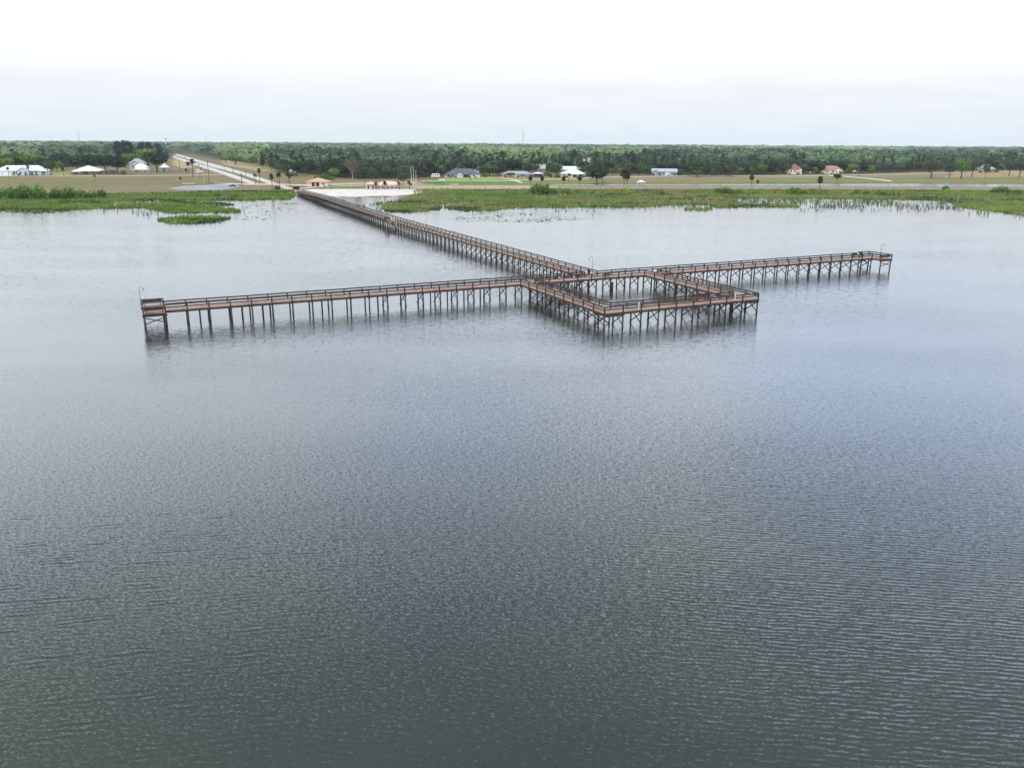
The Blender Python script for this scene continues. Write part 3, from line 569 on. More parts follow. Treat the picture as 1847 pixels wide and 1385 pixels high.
def person(parent_bench):
    """someone sitting on the far bench, leaning back"""
    o = empty('person', parent_bench.location + Vector((0, 0, 0)), 'person in a pale green top sitting on the bench at the right pier end', 'person', TH)
    P = {'pel': (0, -0.18, 0.56), 'wai': (0, -0.14, 0.75), 'che': (0, -0.08, 0.98), 'nec': (0, -0.07, 1.14), 'hed': (0, -0.11, 1.27), 'top': (0, -0.11, 1.36)}
    for s, n in ((-1, 'l'), (1, 'r')):
        P.update({'sh' + n: (0.19 * s, -0.07, 1.07), 'el' + n: (0.27 * s, -0.12, 0.81), 'wr' + n: (0.17 * s, -0.36, 0.70), 'ha' + n: (0.15 * s, -0.45, 0.68), 'hi' + n: (0.10 * s, -0.22, 0.55), 'kn' + n: (0.15 * s, -0.63, 0.53), 'an' + n: (0.15 * s, -0.66, 0.09), 'to' + n: (0.17 * s, -0.84, 0.045)})
    K = list(P); E = [('pel', 'wai'), ('wai', 'che'), ('che', 'nec'), ('nec', 'hed'), ('hed', 'top')]
    for n in 'lr': E += [('che', 'sh' + n), ('sh' + n, 'el' + n), ('el' + n, 'wr' + n), ('wr' + n, 'ha' + n), ('pel', 'hi' + n), ('hi' + n, 'kn' + n), ('kn' + n, 'an' + n), ('an' + n, 'to' + n)]
    RAD = dict(pel=.15, wai=.13, che=.15, nec=.055, hed=.105, top=.085, sh=.075, el=.045, wr=.033, ha=.04, hi=.10, kn=.07, an=.045, to=.04)
    me = bpy.data.meshes.new('person_body'); me.from_pydata([P[k] for k in K], [(K.index(a), K.index(c)) for a, c in E], []); me.update()
    b = bpy.data.objects.new('body', me); link(b, o); md = b.modifiers.new('skin', 'SKIN')
    for i, k in enumerate(K):
        r = RAD.get(k, RAD.get(k[:2], .06)); me.skin_vertices[0].data[i].radius = (r, r); me.skin_vertices[0].data[i].use_root = (k == 'pel')
    sb = b.modifiers.new('smooth', 'SUBSURF'); sb.levels = sb.render_levels = 2
    m, nt, bs = nodes('person_clothes'); N = nt.nodes.new; tc = N('ShaderNodeTexCoord'); sp = N('ShaderNodeSeparateXYZ'); lk(nt, tc.outputs['Object'], sp.inputs[0])
    rp = N('ShaderNodeValToRGB'); rp.color_ramp.interpolation = 'CONSTANT'; e = rp.color_ramp.elements; e[0].position = 0; e[0].color = (0.03, 0.045, 0.03, 1); e[1].position = 0.46; e[1].color = (0.42, 0.58, 0.40, 1)
    x = e.new(0.765); x.color = (0.35, 0.2, 0.14, 1); mu = N('ShaderNodeMath'); mu.operation = 'MULTIPLY'; mu.inputs[1].default_value = 1 / 1.5; lk(nt, sp.outputs['Z'], mu.inputs[0]); lk(nt, mu.outputs[0], rp.inputs['Fac']); lk(nt, rp.outputs['Color'], bs.inputs['Base Color']); bs.inputs['Roughness'].default_value = 0.8
    me.materials.append(m)
    hr = MB(); hr.tube([(0, -0.075, 1.25), (0, -0.09, 1.36), (0, -0.10, 1.43)], [0.115, 0.125, 0.05], 10); hr.build('hair', mat('dark_hair', (0.02, 0.016, 0.013), 0.6), o)
person(PB)

#--VEGETATION--
LEAF = leaf_mat('foliage'); BARK = mat('bark', (0.105, 0.082, 0.066), 0.95, 0.3, 2.0, obj_random=0.25); PALEBARK = mat('pale_bark', (0.24, 0.215, 0.19), 0.95, 0.25, 2.0)
def leaf_quads(pos, nrm, size, rng):
    """one small irregular quad per leaf clump"""
    n = len(pos); nrm = nrm / (np.linalg.norm(nrm, axis=1, keepdims=True) + 1e-9)
    t = np.cross(nrm, rng.normal(size=(n, 3))); t /= np.linalg.norm(t, axis=1, keepdims=True) + 1e-9; b = np.cross(nrm, t)
    q = np.empty((n, 4, 3)); s = size[:, None]
    for k, (a, c) in enumerate(((-1, -1), (1, -1), (1, 1), (-1, 1))):
        q[:, k] = pos + t * s * (a * rng.uniform(.45, 1.1, (n, 1))) + b * s * (c * rng.uniform(.3, .9, (n, 1)))
    return q
def crown(lobes, n, size, col, rng, spread=0.11, flat=0.6, inner=0.45):
    L = np.array(lobes, float); w = L[:, 3] * L[:, 4] * L[:, 5]; w = w ** 0.75; w /= w.sum(); k = rng.choice(len(L), n, p=w)
    d = rng.normal(size=(n, 3)); d /= np.linalg.norm(d, axis=1, keepdims=True); r = (inner + (1.08 - inner) * rng.random((n, 1)) ** 0.6)
    lump = 1 + 0.22 * np.sin(d[:, :1] * 7 + k[:, None] * 2.1) * np.cos(d[:, 1:2] * 6 + d[:, 2:] * 5 + k[:, None])
    pos = L[k, :3] + d * r * lump * L[k, 3:6]; nrm = d + rng.normal(size=(n, 3)) * flat + (0, 0, 0.25)
    q = leaf_quads(pos, nrm, size * rng.uniform(.55, 1.35, n), rng)
    tone = 1 + spread * rng.normal(size=(n, 1)) + 0.14 * np.sin(k[:, None] * 5.3)
    c = np.array(col) * np.clip(tone, .5, 1.7) * (1 + rng.normal(size=(n, 3)) * 0.05); return q, np.clip(c, 0.004, 1)
def frond_ball(c, n, ln, col, rng, droop=0.5, wid=0.16, up=-0.5):
    """palm head: n fronds, each a few drooping leaf blades"""
    Q = []; C = []
    for i in range(n):
        a = rng.uniform(0, 2 * math.pi); el = rng.uniform(up, 1.25); d = np.array([math.cos(a) * math.cos(el), math.sin(a) * math.cos(el), math.sin(el)]); side = np.cross(d, (0, 0, 1.0)); side /= np.linalg.norm(side) + 1e-6
        p = np.array(c, float); l = ln * rng.uniform(.75, 1.1); seg = 4; w = [0.25, 1, 1.15, 0.75, 0.1]; tone = rng.uniform(.7, 1.3)
        for s_ in range(seg):
            q = p + d * l / seg; d = d + np.array([0, 0, -droop / seg * 1.6]); d /= np.linalg.norm(d)
            Q.append([p - side * w[s_] * wid * l, p + side * w[s_] * wid * l, q + side * w[s_ + 1] * wid * l, q - side * w[s_ + 1] * wid * l]); C.append(np.array(col) * tone); p = q
    return np.array(Q), np.array(C)
def trunk_mb(h, r, limbs=0, rng=None, lean=0.0, spread=0.35, start=0.45, n=6):
    rng = rng or np.random.default_rng(1); mb = MB(); pts = [(lean * h * t * t, 0.03 * h * math.sin(3 * t), h * t) for t in (0, .12, .4, .7, 1)]; pts[0] = (0, 0, -0.4)
    mb.tube(pts, [r * 1.35, r, r * .82, r * .6, r * .3], n)
    for k in range(limbs):
        a = k * 2.4 + rng.uniform(-.4, .4); t = start + (1 - start) * 0.8 * k / max(limbs, 1); b = Vector((lean * h * t * t, 0, h * t)); e = b + Vector((math.cos(a) * spread * h, math.sin(a) * spread * h, h * rng.uniform(.14, .3))); m_ = b.lerp(e, .5) + Vector((0, 0, -.03 * h))
        mb.tube([b, m_, e], [r * .5, r * .36, r * .14], 5)
    return mb
# each kind: (crown quads, colours, trunk builder, trunk material)
def kind_oak(rng, col, h=12.0, wide=1.0, n=620, size=0.55):
    R_ = h * 0.46 * wide; L = [(0, 0, h * .62, R_ * .75, R_ * .75, h * .30)]
    for k in range(7): a = k * 0.9 + rng.uniform(0, .5); L.append((math.cos(a) * R_ * .58, math.sin(a) * R_ * .58, h * rng.uniform(.48, .76), R_ * rng.uniform(.36, .5), R_ * rng.uniform(.36, .5), h * rng.uniform(.14, .22)))
    return (*crown(L, n, size * h / 12, col, rng), trunk_mb(h * .72, h * .032, 5, rng))
def kind_pine(rng, col, h=18.0, n=300, size=0.6):
    L = []
    for k in range(8):
        t = rng.uniform(.52, 1.0); a = rng.uniform(0, 6.28); rr = h * .13 * (1.25 - t) / .5; L.append((math.cos(a) * rr, math.sin(a) * rr, h * t, h * .085, h * .085, h * .055))
    L.append((0, 0, h * .97, h * .055, h * .055, h * .06)); return (*crown(L, n, size * h / 18, col, rng, flat=.9, inner=.2), trunk_mb(h * .96, h * .013, 4, rng, spread=.1, start=.55))
def kind_cypress(rng, col, h=17.0, n=420, size=0.6):
    L = [(rng.normal() * h * .03, rng.normal() * h * .03, h * t, h * (.17 - .12 * t), h * (.17 - .12 * t), h * .10) for t in np.linspace(.28, .96, 8)]
    return (*crown(L, n, size * h / 17, col, rng, flat=.8, inner=.25), trunk_mb(h * .9, h * .016, 3, rng, spread=.1))
def kind_casuarina(rng, col, h=24.0, n=480, size=0.75):
    L = [(rng.normal() * h * .04, rng.normal() * h * .04, h * t, h * .13, h * .13, h * .085) for t in np.linspace(.3, .97, 9)]
    return (*crown(L, n, size * h / 24, col, rng, flat=.9, inner=.2), trunk_mb(h * .9, h * .014, 3, rng, spread=.1))
def kind_palm(rng, col, h=8.0, ln=2.1, n=26, wid=.16, up=-.9):
    q, c = frond_ball((0, 0, h), n, ln, col, rng, 0.7, wid, up); mb = MB(); mb.tube([(0, 0, -.3), (0.02 * h, 0, h * .3), (0.03 * h, 0.01 * h, h * .7), (0, 0, h)], [.26, .2, .18, .2], 8); return q, c, mb
def kind_bush(rng, col, r=5.0, h=5.0, n=520, size=0.42):
    L = [(0, 0, h * .42, r * .7, r * .6, h * .5)]
    for k in range(7): a = k * 0.9; L.append((math.cos(a) * r * .62, math.sin(a) * r * .55, h * rng.uniform(.22, .5), r * rng.uniform(.3, .46), r * rng.uniform(.3, .46), h * rng.uniform(.22, .42)))
    q, c = crown(L, n, size * r / 5, col, rng, spread=.2); q[:, :, 2] = np.maximum(q[:, :, 2], 0.02)
    mb = MB()
    for k in range(4): a = k * 1.6; mb.tube([(0, 0, -.3), (math.cos(a) * r * .25, math.sin(a) * r * .25, h * .45)], [r * .03, r * .012], 5)
    return q, c, mb
def kind_dead(rng, col, h=12.0):
    mb = trunk_mb(h * .55, h * .03, 3, rng, spread=.28, start=.4)
    for k in range(26):
        a = k * 2.4; t = .45 + .5 * k / 26; b = Vector((0, 0, h * t * .6)); e = b + Vector((math.cos(a) * h * .32 * (1.15 - t * .6), math.sin(a) * h * .32 * (1.15 - t * .6), h * rng.uniform(.2, .42))); mb.tube([b, b.lerp(e, .5) + Vector((0, 0, h * .04)), e], [h * .014, h * .008, h * .003], 4)
    q, c = crown([(0, 0, h * .7, h * .36, h * .36, h * .26)], 160, .4, col, rng, inner=.3); return q, c, mb
PROTO = {}
def proto(key, q, c, mb, bark=None, mat_=None):
    PROTO[key] = (quad_mesh('crown', q, c, mat_ or LEAF), mb.mesh('trunk', bark or BARK))
def plant(name, key, loc, label, cat, group=None, sc=1.0, scz=None, rz=None, parts=('crown', 'trunk')):
    o = empty(name, loc, label, cat, random.uniform(0, 6.28) if rz is None else rz, group); o.scale = (sc, sc, scz or sc)
    for me, n in zip(PROTO[key], parts): link(bpy.data.objects.new(n, me), o)
    return o
g = lambda s: np.random.default_rng(s)
DK = (0.034, 0.058, 0.037); MD = (0.085, 0.148, 0.062); OL = (0.10, 0.13, 0.055); LG = (0.15, 0.26, 0.062); BL = (0.038, 0.066, 0.066); GY = (0.105, 0.11, 0.082)
for k in range(4):
    proto(f'oak_dark{k}', *kind_oak(g(10 + k), DK)); proto(f'oak_mid{k}', *kind_oak(g(20 + k), MD)); proto(f'pine{k}', *kind_pine(g(30 + k), (0.068, 0.112, 0.064))); proto(f'cypress{k}', *kind_cypress(g(40 + k), (0.085, 0.115, 0.068)))
    proto(f'bush{k}', *kind_bush(g(50 + k), (0.095, 0.20, 0.042))); proto(f'oak_light{k}', *kind_oak(g(60 + k), LG)); proto(f'oak_grey{k}', *kind_oak(g(90 + k), (0.092, 0.11, 0.078), n=460))
for k in range(2):
    proto(f'casuarina{k}', *kind_casuarina(g(70 + k), BL)); proto(f'sabal{k}', *kind_palm(g(80 + k), (0.048, 0.072, 0.034), 6.2, 2.8, 80, .27, -1.3)); proto(f'fan{k}', *kind_palm(g(84 + k), (0.052, 0.08, 0.036), 7.0, 2.2, 34, .25))
    proto(f'bushlight{k}', *kind_bush(g(56 + k), (0.25, 0.36, 0.05)))
proto('dead', *kind_dead(g(95), GY), bark=PALEBARK); proto('young_palm', *kind_palm(g(88), (0.06, 0.10, 0.045), 3.4, 2.6, 34, .2, -.1))

def tree_px(name, key, px, py, topy, label, cat='tree', base_h=12.0, wpx=None, base_w=None, group=None, top_is_crown=True):
    """stand a tree at a point on the ground, as tall (and as wide) as measured there"""
    p = at(px, py); m = pxm(p); h = (py - topy) * m * 1.02; s = h / base_h; sx = s if wpx is None else wpx * m / base_w
    return plant(name, key, p, label, cat, group, sx, s)
O = 12.0; OW = 10.6
# yard trees, left of the road
for px, py, top, w, key, lab in [
    (8, 306, 284, 34, 'oak_light0', 'bright green round tree behind the left end of the white roofed ranch house'), (30, 303, 275, 40, 'oak_mid1', 'mid green tree rising behind the white roofed ranch house'),
    (62, 304, 277, 44, 'oak_light2', 'yellow green broad tree behind the middle of the white roofed ranch house'), (92, 317, 289, 22, 'oak_mid3', 'green tree at the right gable end of the white ranch house'),
    (88, 310, 284, 40, 'oak_dark2', 'dark oak behind the right end of the white ranch house'), (112, 307, 274, 34, 'oak_dark0', 'tall dark tree between the ranch house and the white hipped roof'),
    (140, 308, 280, 40, 'oak_dark1', 'dark spreading oak just left behind the white hipped pavilion'), (165, 309, 278, 44, 'oak_dark3', 'dark spreading oak right behind the white hipped pavilion'),
    (190, 310, 279, 40, 'oak_dark2', 'dark oak above the low brown house'), (213, 314, 281, 36, 'oak_dark0', 'blackish dense oak beside the low brown house, left of the grey house'),
    (236, 305, 277, 30, 'oak_light1', 'light green tree behind the grey two storey house'), (284, 311, 270, 46, 'oak_dark1', 'big dark green oak in front of the white cottage by the road'), (268, 300, 268, 34, 'oak_light3', 'pale green tree behind the big dark oak by the road'),
    (222, 315, 306, 12, 'bush1', 'round green bush left of the white covered boat')]:
    base = 5.0 if 'bush' in key else O; bw = 10.0 if 'bush' in key else OW
    tree_px('yard_tree' if base > 6 else 'shrub', key, px, py, top, lab, 'tree' if base > 6 else 'shrub', base, w, bw)
for px, py, top, lab in [(214, 298, 256, 'left'), (226, 297, 254.5, 'second'), (238, 297, 256, 'middle'), (258, 294, 257.5, 'fourth'), (272, 293, 256.5, 'fifth'), (288, 291, 258.5, 'last')]:
    tree_px('casuarina', 'casuarina%d' % (len(lab) % 2), px, py, top + 3.5, f'tall blue dark feathery tree, {lab} from the left in the clump above the houses' if lab not in ('middle', 'left', 'last') else {'left': 'tall blue dark feathery tree at the left end of the clump left of the road', 'middle': 'tall blue dark feathery tree just right of the pale gap in the clump', 'last': 'tall blue dark feathery tree nearest the road in the clump'}[lab], 'tree', 24.0, 14, 6.4, 'tall feathery trees left of the road')
# palms
for px, py, top, key, lab, bh in [
    (16, 319, 302, 'fan0', 'slim palm in front of the white garage end of the ranch house', 8.2), (52.5, 318, 300, 'fan1', 'slim palm in front of the front gable of the ranch house', 8.2), (172, 328, 316, 'fan0', 'small lone palm in the brown field below the white pavilion', 8.2),
    (115.5, 319, 304, 'fan1', 'thin palm left of the white hipped pavilion', 8.2), (326, 329, 319, 'sabal1', 'squat bushy palm in the brown field above the parking lot', 8.3), (348, 320, 289, 'fan0', 'tall dark palm left of the road, above its own shadow', 8.2), (340, 312, 294, 'fan1', 'shaggy palm just left of the tall dark palm by the road', 8.2), (336, 314, 304, 'sabal0', 'low dark palm thicket by the road', 8.3),
    (491, 342, 316.5, 'fan1', 'tall palm beside the small brown kiosk at the shore', 8.2), (461, 333, 314.5, 'fan0', 'palm on the grass median at the road junction', 8.2), (469, 328, 306.5, 'fan1', 'slender palm on the right road edge above the junction', 8.2), (501.5, 333, 314, 'fan0', 'palm behind the kiosk, left of a pair', 8.2), (505, 334.5, 313, 'fan1', 'palm behind the kiosk, right of a pair', 8.2), (520, 332, 312.5, 'fan0', 'palm with two dark heads left of the orange roofed building', 8.2), (523, 333.5, 317, 'fan1', 'shorter palm under the double headed palm by the orange roofed building', 8.2),
    (678.5, 342.5, 328.5, 'young_palm', 'young palm on the sand, at the left of the pink roofed beach shelter', 5.4), (694.5, 342.5, 327, 'young_palm', 'young palm on the sand, in front of the middle of the beach shelter', 5.4), (720.5, 342.5, 328, 'young_palm', 'young palm on the sand, at the right of the beach shelter', 5.4), (738.5, 342, 327, 'young_palm', 'young palm alone on the sand at the right, beyond the shelter', 5.4),
    (956.5, 334, 316, 'sabal0', 'round headed palm left of a pair, near the low pink house', 8.6), (977.5, 334, 316.5, 'sabal1', 'round headed palm just right behind the big shore bush', 8.6), (1016.5, 334.3, 318, 'sabal0', 'round headed palm left of the thin one, below the cream house', 8.6), (1025.5, 331.5, 316, 'fan0', 'thin palm between two round headed ones below the cream house', 8.2), (1045.5, 335, 315, 'sabal1', 'round headed palm left of the big oak on the canal bank', 8.6),
    (1125.5, 333.5, 304, 'sabal0', 'tall palm, left trunk of the pair on the canal bank', 8.6), (1131, 333.5, 305.5, 'sabal1', 'tall palm, right trunk of the pair on the canal bank', 8.6), (1048, 305, 291, 'fan1', 'dark palm in front of the pale clearing behind the cream house', 8.2),
    (1355, 334, 315, 'sabal1', 'dense round headed palm, the larger of two on the canal bank', 7.8), (1366.5, 332.5, 323, 'sabal0', 'short round palm, the smaller of two on the canal bank', 7.8), (1478, 341, 318.5, 'sabal0', 'lone round headed palm on the dike by the canal', 8.6)]:
    tree_px('palm_tree', key, px, py, top, lab, 'palm', bh)
# single trees on the right
for px, py, top, w, key, lab in [
    (1076.5, 333.5, 297.5, 40, 'oak_dark1', 'big dark spreading oak on the canal bank'), (1087, 331, 303, 22, 'oak_dark2', 'darker tree leaning against the big oak on the canal bank'), (1256, 320, 287, 28, 'oak_mid0', 'mid green tree standing in front of the wood right of the blue house'), (1320, 319.5, 296, 22, 'oak_grey1', 'thin grey green tree on the field edge, right of centre'),
    (1509.5, 327, 312.5, 14, 'oak_dark3', 'small dark oak on the field below the tan roofed house'), (1679, 322, 288, 36, 'oak_grey0', 'grey green tree, leftmost of the row on the right field'), (1712, 322, 292, 22, 'oak_grey2', 'slim grey green tree left of the bright green one'), (1733, 322, 284, 28, 'oak_light0', 'bright green crowned tree on the right field'),
    (1752, 320, 287, 28, 'oak_grey3', 'broad grey green tree right of the bright green one'), (1776.5, 323, 292, 14, 'oak_grey1', 'thin tree in front of the grey roofed house on the right'), (1819.5, 318, 289, 24, 'oak_grey2', 'grey green tree right of the grey roofed house'), (1838.5, 320, 288, 26, 'oak_grey0', 'grey green tree at the right edge of the view'),
    (920, 313, 286, 48, 'oak_dark0', 'broad dark oak behind the low pink house'), (996, 306, 283, 36, 'oak_dark3', 'dark round tree left of the cream house'), (1001, 321, 295, 24, 'oak_mid2', 'fresh green tree left in front of the cream house'), (883, 318, 297, 34, 'oak_mid1', 'green tree between the dark roofed house and the low pink house'), (898, 316, 292, 16, 'cypress1', 'narrow tree left of the low pink house'), (921, 320, 311, 18, 'oak_mid3', 'small round tree in front of the low pink house'),
    (727.5, 335.5, 310, 22, 'oak_grey3', 'olive green tree behind the beach shelter'), (585, 325.5, 314, 38, 'bush2', 'wide light green thicket behind the orange roofed building'), (525, 318, 309, 22, 'bush0', 'pale green bush left behind the orange roofed building'), (1458, 312, 297, 40, 'oak_light1', 'yellow green tree above the small blue shed'), (425, 297, 280, 34, 'oak_light2', 'bright green tree where the wood meets the road verge'), (519, 316, 299, 12, 'cypress0', 'slim feathery tree in front of the white house glimpsed between trunks'), (536, 318, 296, 24, 'oak_dark2', 'dark tree covering the right side of the glimpsed white house'), (529, 317.6, 308, 12, 'oak_mid1', 'small green tree in front of the glimpsed white house'), (408, 294, 282, 22, 'oak_light3', 'light green tree nearest the right road edge')]:
    b_ = 5.0 if 'bush' in key else (17.0 if 'cyp' in key else O); bw = 10.0 if 'bush' in key else (4.6 if 'cyp' in key else OW)
    tree_px('shrub' if 'bush' in key else 'field_tree', key, px, py, top, lab, 'shrub' if 'bush' in key else 'tree', b_, w, bw)
tree_px('bare_tree', 'dead', 636, 324, 288, 'pale bare branched tree at the front of the wood behind the beach', 'tree', 11.0, 34, 8.4)
tree_px('bare_tree', 'dead', 828, 312, 284, 'thin bare tree behind the dark roofed house', 'tree', 11.0, 24, 8.4)
# shore shrubs
for i, (px, py, top, w, key, lab) in enumerate([
    (-6, 360, 335, 24, 'bush0', 'shrub at the left edge of the view'), (20, 360, 335, 32, 'bush1', 'green shrub second from the left on the left shore'), (44, 361, 333, 34, 'bush2', 'tall green shrub in the left shore thicket'), (68, 361, 333.5, 38, 'bush3', 'widest dark green shrub of the left shore thicket'), (102, 360, 338, 28, 'bush0', 'shrub right of the widest one in the left shore thicket'), (124, 360, 336.5, 34, 'bush2', 'green shrub in the right half of the left shore thicket'), (148, 360, 340, 26, 'bush1', 'low shrub in the left shore thicket, third from its right end'), (168, 359, 344, 26, 'bush3', 'low light shrub next to the last in the left shore thicket'), (183, 357, 341, 22, 'bush0', 'round bright shrub at the right end of the left shore thicket'),
    (391, 356, 346.5, 20, 'bush2', 'low bush on the shore below the parking lot'), (365, 356, 349, 24, 'bush1', 'lower bush on the shore left below the parking lot'), (356, 354.5, 350, 12, 'bush3', 'small dark bush on the shore below the white stall marks'),
    (972, 353, 330.5, 44, 'bush1', 'biggest shore bush, in front of the round headed palms'), (995, 353, 338, 26, 'bush2', 'green bush against the right side of the biggest shore bush'), (1009, 351, 337, 16, 'bushlight0', 'yellow green bush right of the biggest shore bush'), (1022, 352, 340, 18, 'bush0', 'small green bush two right of the biggest shore bush'), (921, 354, 347, 14, 'bushlight1', 'small lime bush left of the biggest shore bush'),
    (1128, 350, 336.5, 22, 'bushlight0', 'lime yellow bush on the right shore below the white gazebo'), (1306, 351, 337, 38, 'bush3', 'wide green bush on the right shore, nearest left of the dense palms'), (1332, 351, 341, 18, 'bush0', 'small bush at the right flank of the wide shore bush'), (1434, 351, 337, 36, 'bush1', 'bright green bush on the right shore below the red roofed houses'), (1465, 347, 339, 14, 'bush2', 'olive bush at the foot of the lone dike palm'),
    (1545, 350, 342, 14, 'bush0', 'low bush, left of two on the far right shore'), (1562, 351, 343, 14, 'bush2', 'low bush, right of two on the far right shore'), (1588, 353, 343.5, 22, 'bush3', 'rounded bush on the right shore right of two low ones'), (1705, 343, 334.5, 15, 'bush1', 'blue green bush on the dike below the bright green tree'), (1708, 348, 340, 14, 'bushlight1', 'pale bush in front of the blue green dike bush'), (1804, 350, 335.5, 36, 'bush2', 'large dark bush on the dike at the far right'), (1835, 351, 341, 20, 'bush0', 'bush right of the large dark dike bush')]):
    tree_px('shrub', key, px, py, top, lab, 'shrub', 5.0, w, 10.0)
rs = random.Random(11)
for i in range(26):                                     # smaller growth along the right shore
    px = rs.uniform(890, 1830); py = rs.uniform(346, 352); w = rs.uniform(7, 13)
    tree_px('low_shrub', 'bush%d' % (i % 4), px, py, py - rs.uniform(3.5, 6.5), 'low green shrub among the marsh growth of the right shore', 'shrub', 5.0, w, 10.0, 'low shrubs along the right shore')

for i, (px, py, w, h) in enumerate([(24, 317, 5, 4), (34, 316.8, 6, 4), (47, 317, 7, 3), (58, 317, 6, 3.4), (66, 317, 8, 3), (77, 317, 6, 4), (134, 315.5, 5, 3), (150, 315.3, 6, 2.5), (168, 315.2, 5, 3), (246, 310.8, 6, 4), (262, 311, 5, 3), (296, 309, 6, 4), (812, 321, 7, 3), (822, 321, 6, 3.5), (846, 321, 7, 4), (858, 321, 8, 3), (876, 320, 9, 8), (872, 318, 8, 10), (912, 320.4, 6, 4), (934, 320.4, 6, 5), (950, 320.4, 6, 4), (986, 318, 12, 12), (993, 320, 9, 8), (1006, 320.6, 8, 7), (1022, 320.8, 6, 4), (1040, 320.8, 6, 4), (1052, 320.6, 7, 6), (1060, 319, 10, 11), (1178, 317.6, 6, 5), (1190, 317.8, 6, 3), (1205, 317.8, 5, 3), (1217, 317.4, 6, 5), (1226, 317, 9, 9), (1424, 315, 5, 3.5), (1440, 315, 6, 4), (1449, 314, 7, 8), (1474, 314, 7, 7), (1484, 314.2, 5, 3), (1500, 314.3, 5, 3), (1516, 314, 6, 5), (1525, 313.6, 8, 7), (1768, 311.2, 7, 5), (1784, 311.2, 8, 5), (1797, 311, 9, 7), (586, 337.2, 4, 3), (596, 336.8, 4, 3.5)]):
    tree_px('garden_shrub', ('bush%d' % (i % 4)) if i % 5 else 'bushlight0', px, py, py - h, 'small green garden shrub beside a house', 'shrub', 5.0, w, 10.0, 'garden shrubs beside the houses')
# the wood: its front ranks are single trees, the rest one far-off mass
def wood_label(px):
    for x, l in ((60, 'behind the white ranch house'), (210, 'behind the white hipped pavilion'), (330, 'behind the houses left of the road'), (480, 'on the right side of the road'), (620, 'behind the orange roofed building'), (770, 'behind the beach shelter'), (880, 'behind the dark roofed house'), (1060, 'behind the cream house'), (1240, 'behind the blue grey house'), (1415, 'right of centre, along the open field'), (1540, 'behind the red roofed houses'), (1700, 'along the right field')):
        if px < x: return l
    return 'at the far right, behind the field trees'
def to_px(p):
    v = np.array(p) - np.array([0, 0, CAMH]); return PW / 2 + FPX * (v @ _r) / (v @ _f), PH / 2 - FPX * (v @ _u) / (v @ _f)
CLEAR = [wpoly(q) for q in ([(290, 300), (500, 332), (470, 303), (400, 285), (335, 272), (318, 262.5), (311, 262.5), (302, 280)], [(1020, 306), (1075, 306), (1074, 283), (1066, 281.5), (1040, 290)], [(205, 300), (206, 250), (209, 262), (212, 300)])]
def clear(P):
    k = np.zeros(len(P), bool)
    for q in CLEAR: k |= inside(q, P)
    return k
def front_ranks():
    rg = np.random.default_rng(5); done = 0
    for rank, (off, step) in enumerate(((3, 7.2), (13, 9.5))):
        px = -60.0
        while px < 1905:
            y0 = at(px, np.interp(px, [q[0] for q in _FEpx], [q[1] for q in _FEpx])); d = Vector((y0.x, y0.y, 0)).normalized(); p = y0 + d * (off + rg.uniform(-2.5, 4)); m = pxm(p); px += step * rg.uniform(.7, 1.3) / m
            if clear(np.array([[p.x, p.y]]))[0] or (207 < px < 300 and rank): continue
            t = rg.random(); left = px < 330
            if px > 1180 or 560 < px < 770: kind = 'oak_grey' if t < .3 else ('oak_dark' if t < .52 else ('cypress' if t < .78 else 'pine'))
            elif 480 < px <= 560: kind = 'pine' if t < .4 else ('oak_dark' if t < .7 else 'cypress')
            elif left: kind = 'oak_dark' if t < .45 else ('oak_mid' if t < .8 else 'pine')
            else: kind = 'pine' if t < .45 else ('cypress' if t < .7 else ('oak_mid' if t < .85 else 'oak_dark'))
            h = {'oak_grey': 13, 'oak_dark': 12.5, 'oak_mid': 12, 'cypress': 16.5, 'pine': 17.5}[kind] * rg.uniform(.72, 1.22); bh = {'pine': 18., 'cypress': 17.}.get(kind, O); s = h / bh
            word = {'oak_grey': 'grey green broad tree', 'oak_dark': 'dark broad tree', 'oak_mid': 'mid green broad tree', 'cypress': 'narrow feathery tree', 'pine': 'tall pine'}[kind]
            nm = {'pine': 'pine_tree', 'cypress': 'cypress_tree'}.get(kind, 'broadleaf_tree')
            p.z = float(gz(p.x, p.y)); wl = wood_label(px)
            plant(nm, kind + str(rg.integers(4)), p, f'{word} in the wood {wl}', 'tree', f'{word}s of the wood {wl}', s * rg.uniform(.95, 1.25), s); done += 1
    return done
NFRONT = front_ranks()
def outliers():
    rg = np.random.default_rng(15); xs_, ys_ = [q[0] for q in _FEpx], [q[1] for q in _FEpx]
    for x0, x1, n, down in ((60, 128, 7, 8), (130, 232, 9, 6), (236, 300, 5, 8), (500, 548, 5, 3), (600, 760, 9, 2), (770, 800, 4, 3), (868, 905, 6, 5), (945, 1012, 8, 7), (1052, 1112, 6, 6), (1118, 1176, 7, 3), (1226, 1300, 6, 2), (1300, 1418, 9, 2), (1447, 1482, 5, 1), (1520, 1600, 7, 2), (1600, 1700, 8, 2), (1740, 1766, 4, 3), (1796, 1860, 7, 4)):
        for i in range(n):
            px = x0 + (x1 - x0) * (i + rg.uniform(.1, .9)) / n; py = np.interp(px, xs_, ys_) + rg.uniform(0, 1) * down; h = rg.uniform(6.5, 11.5); k = ['oak_mid', 'oak_dark', 'oak_light', 'oak_grey'][rg.choice(4, p=[.4, .25, .15, .2])]; w = {'oak_mid': 'mid green', 'oak_dark': 'dark', 'oak_light': 'light green', 'oak_grey': 'grey green'}[k]
            plant('edge_tree', k + str(rg.integers(4)), at(px, py), f'small {w} tree before the wood {wood_label(px)}', 'tree', f'small {w} trees before the wood {wood_label(px)}', h / O * rg.uniform(.95, 1.35), h / O)
outliers()

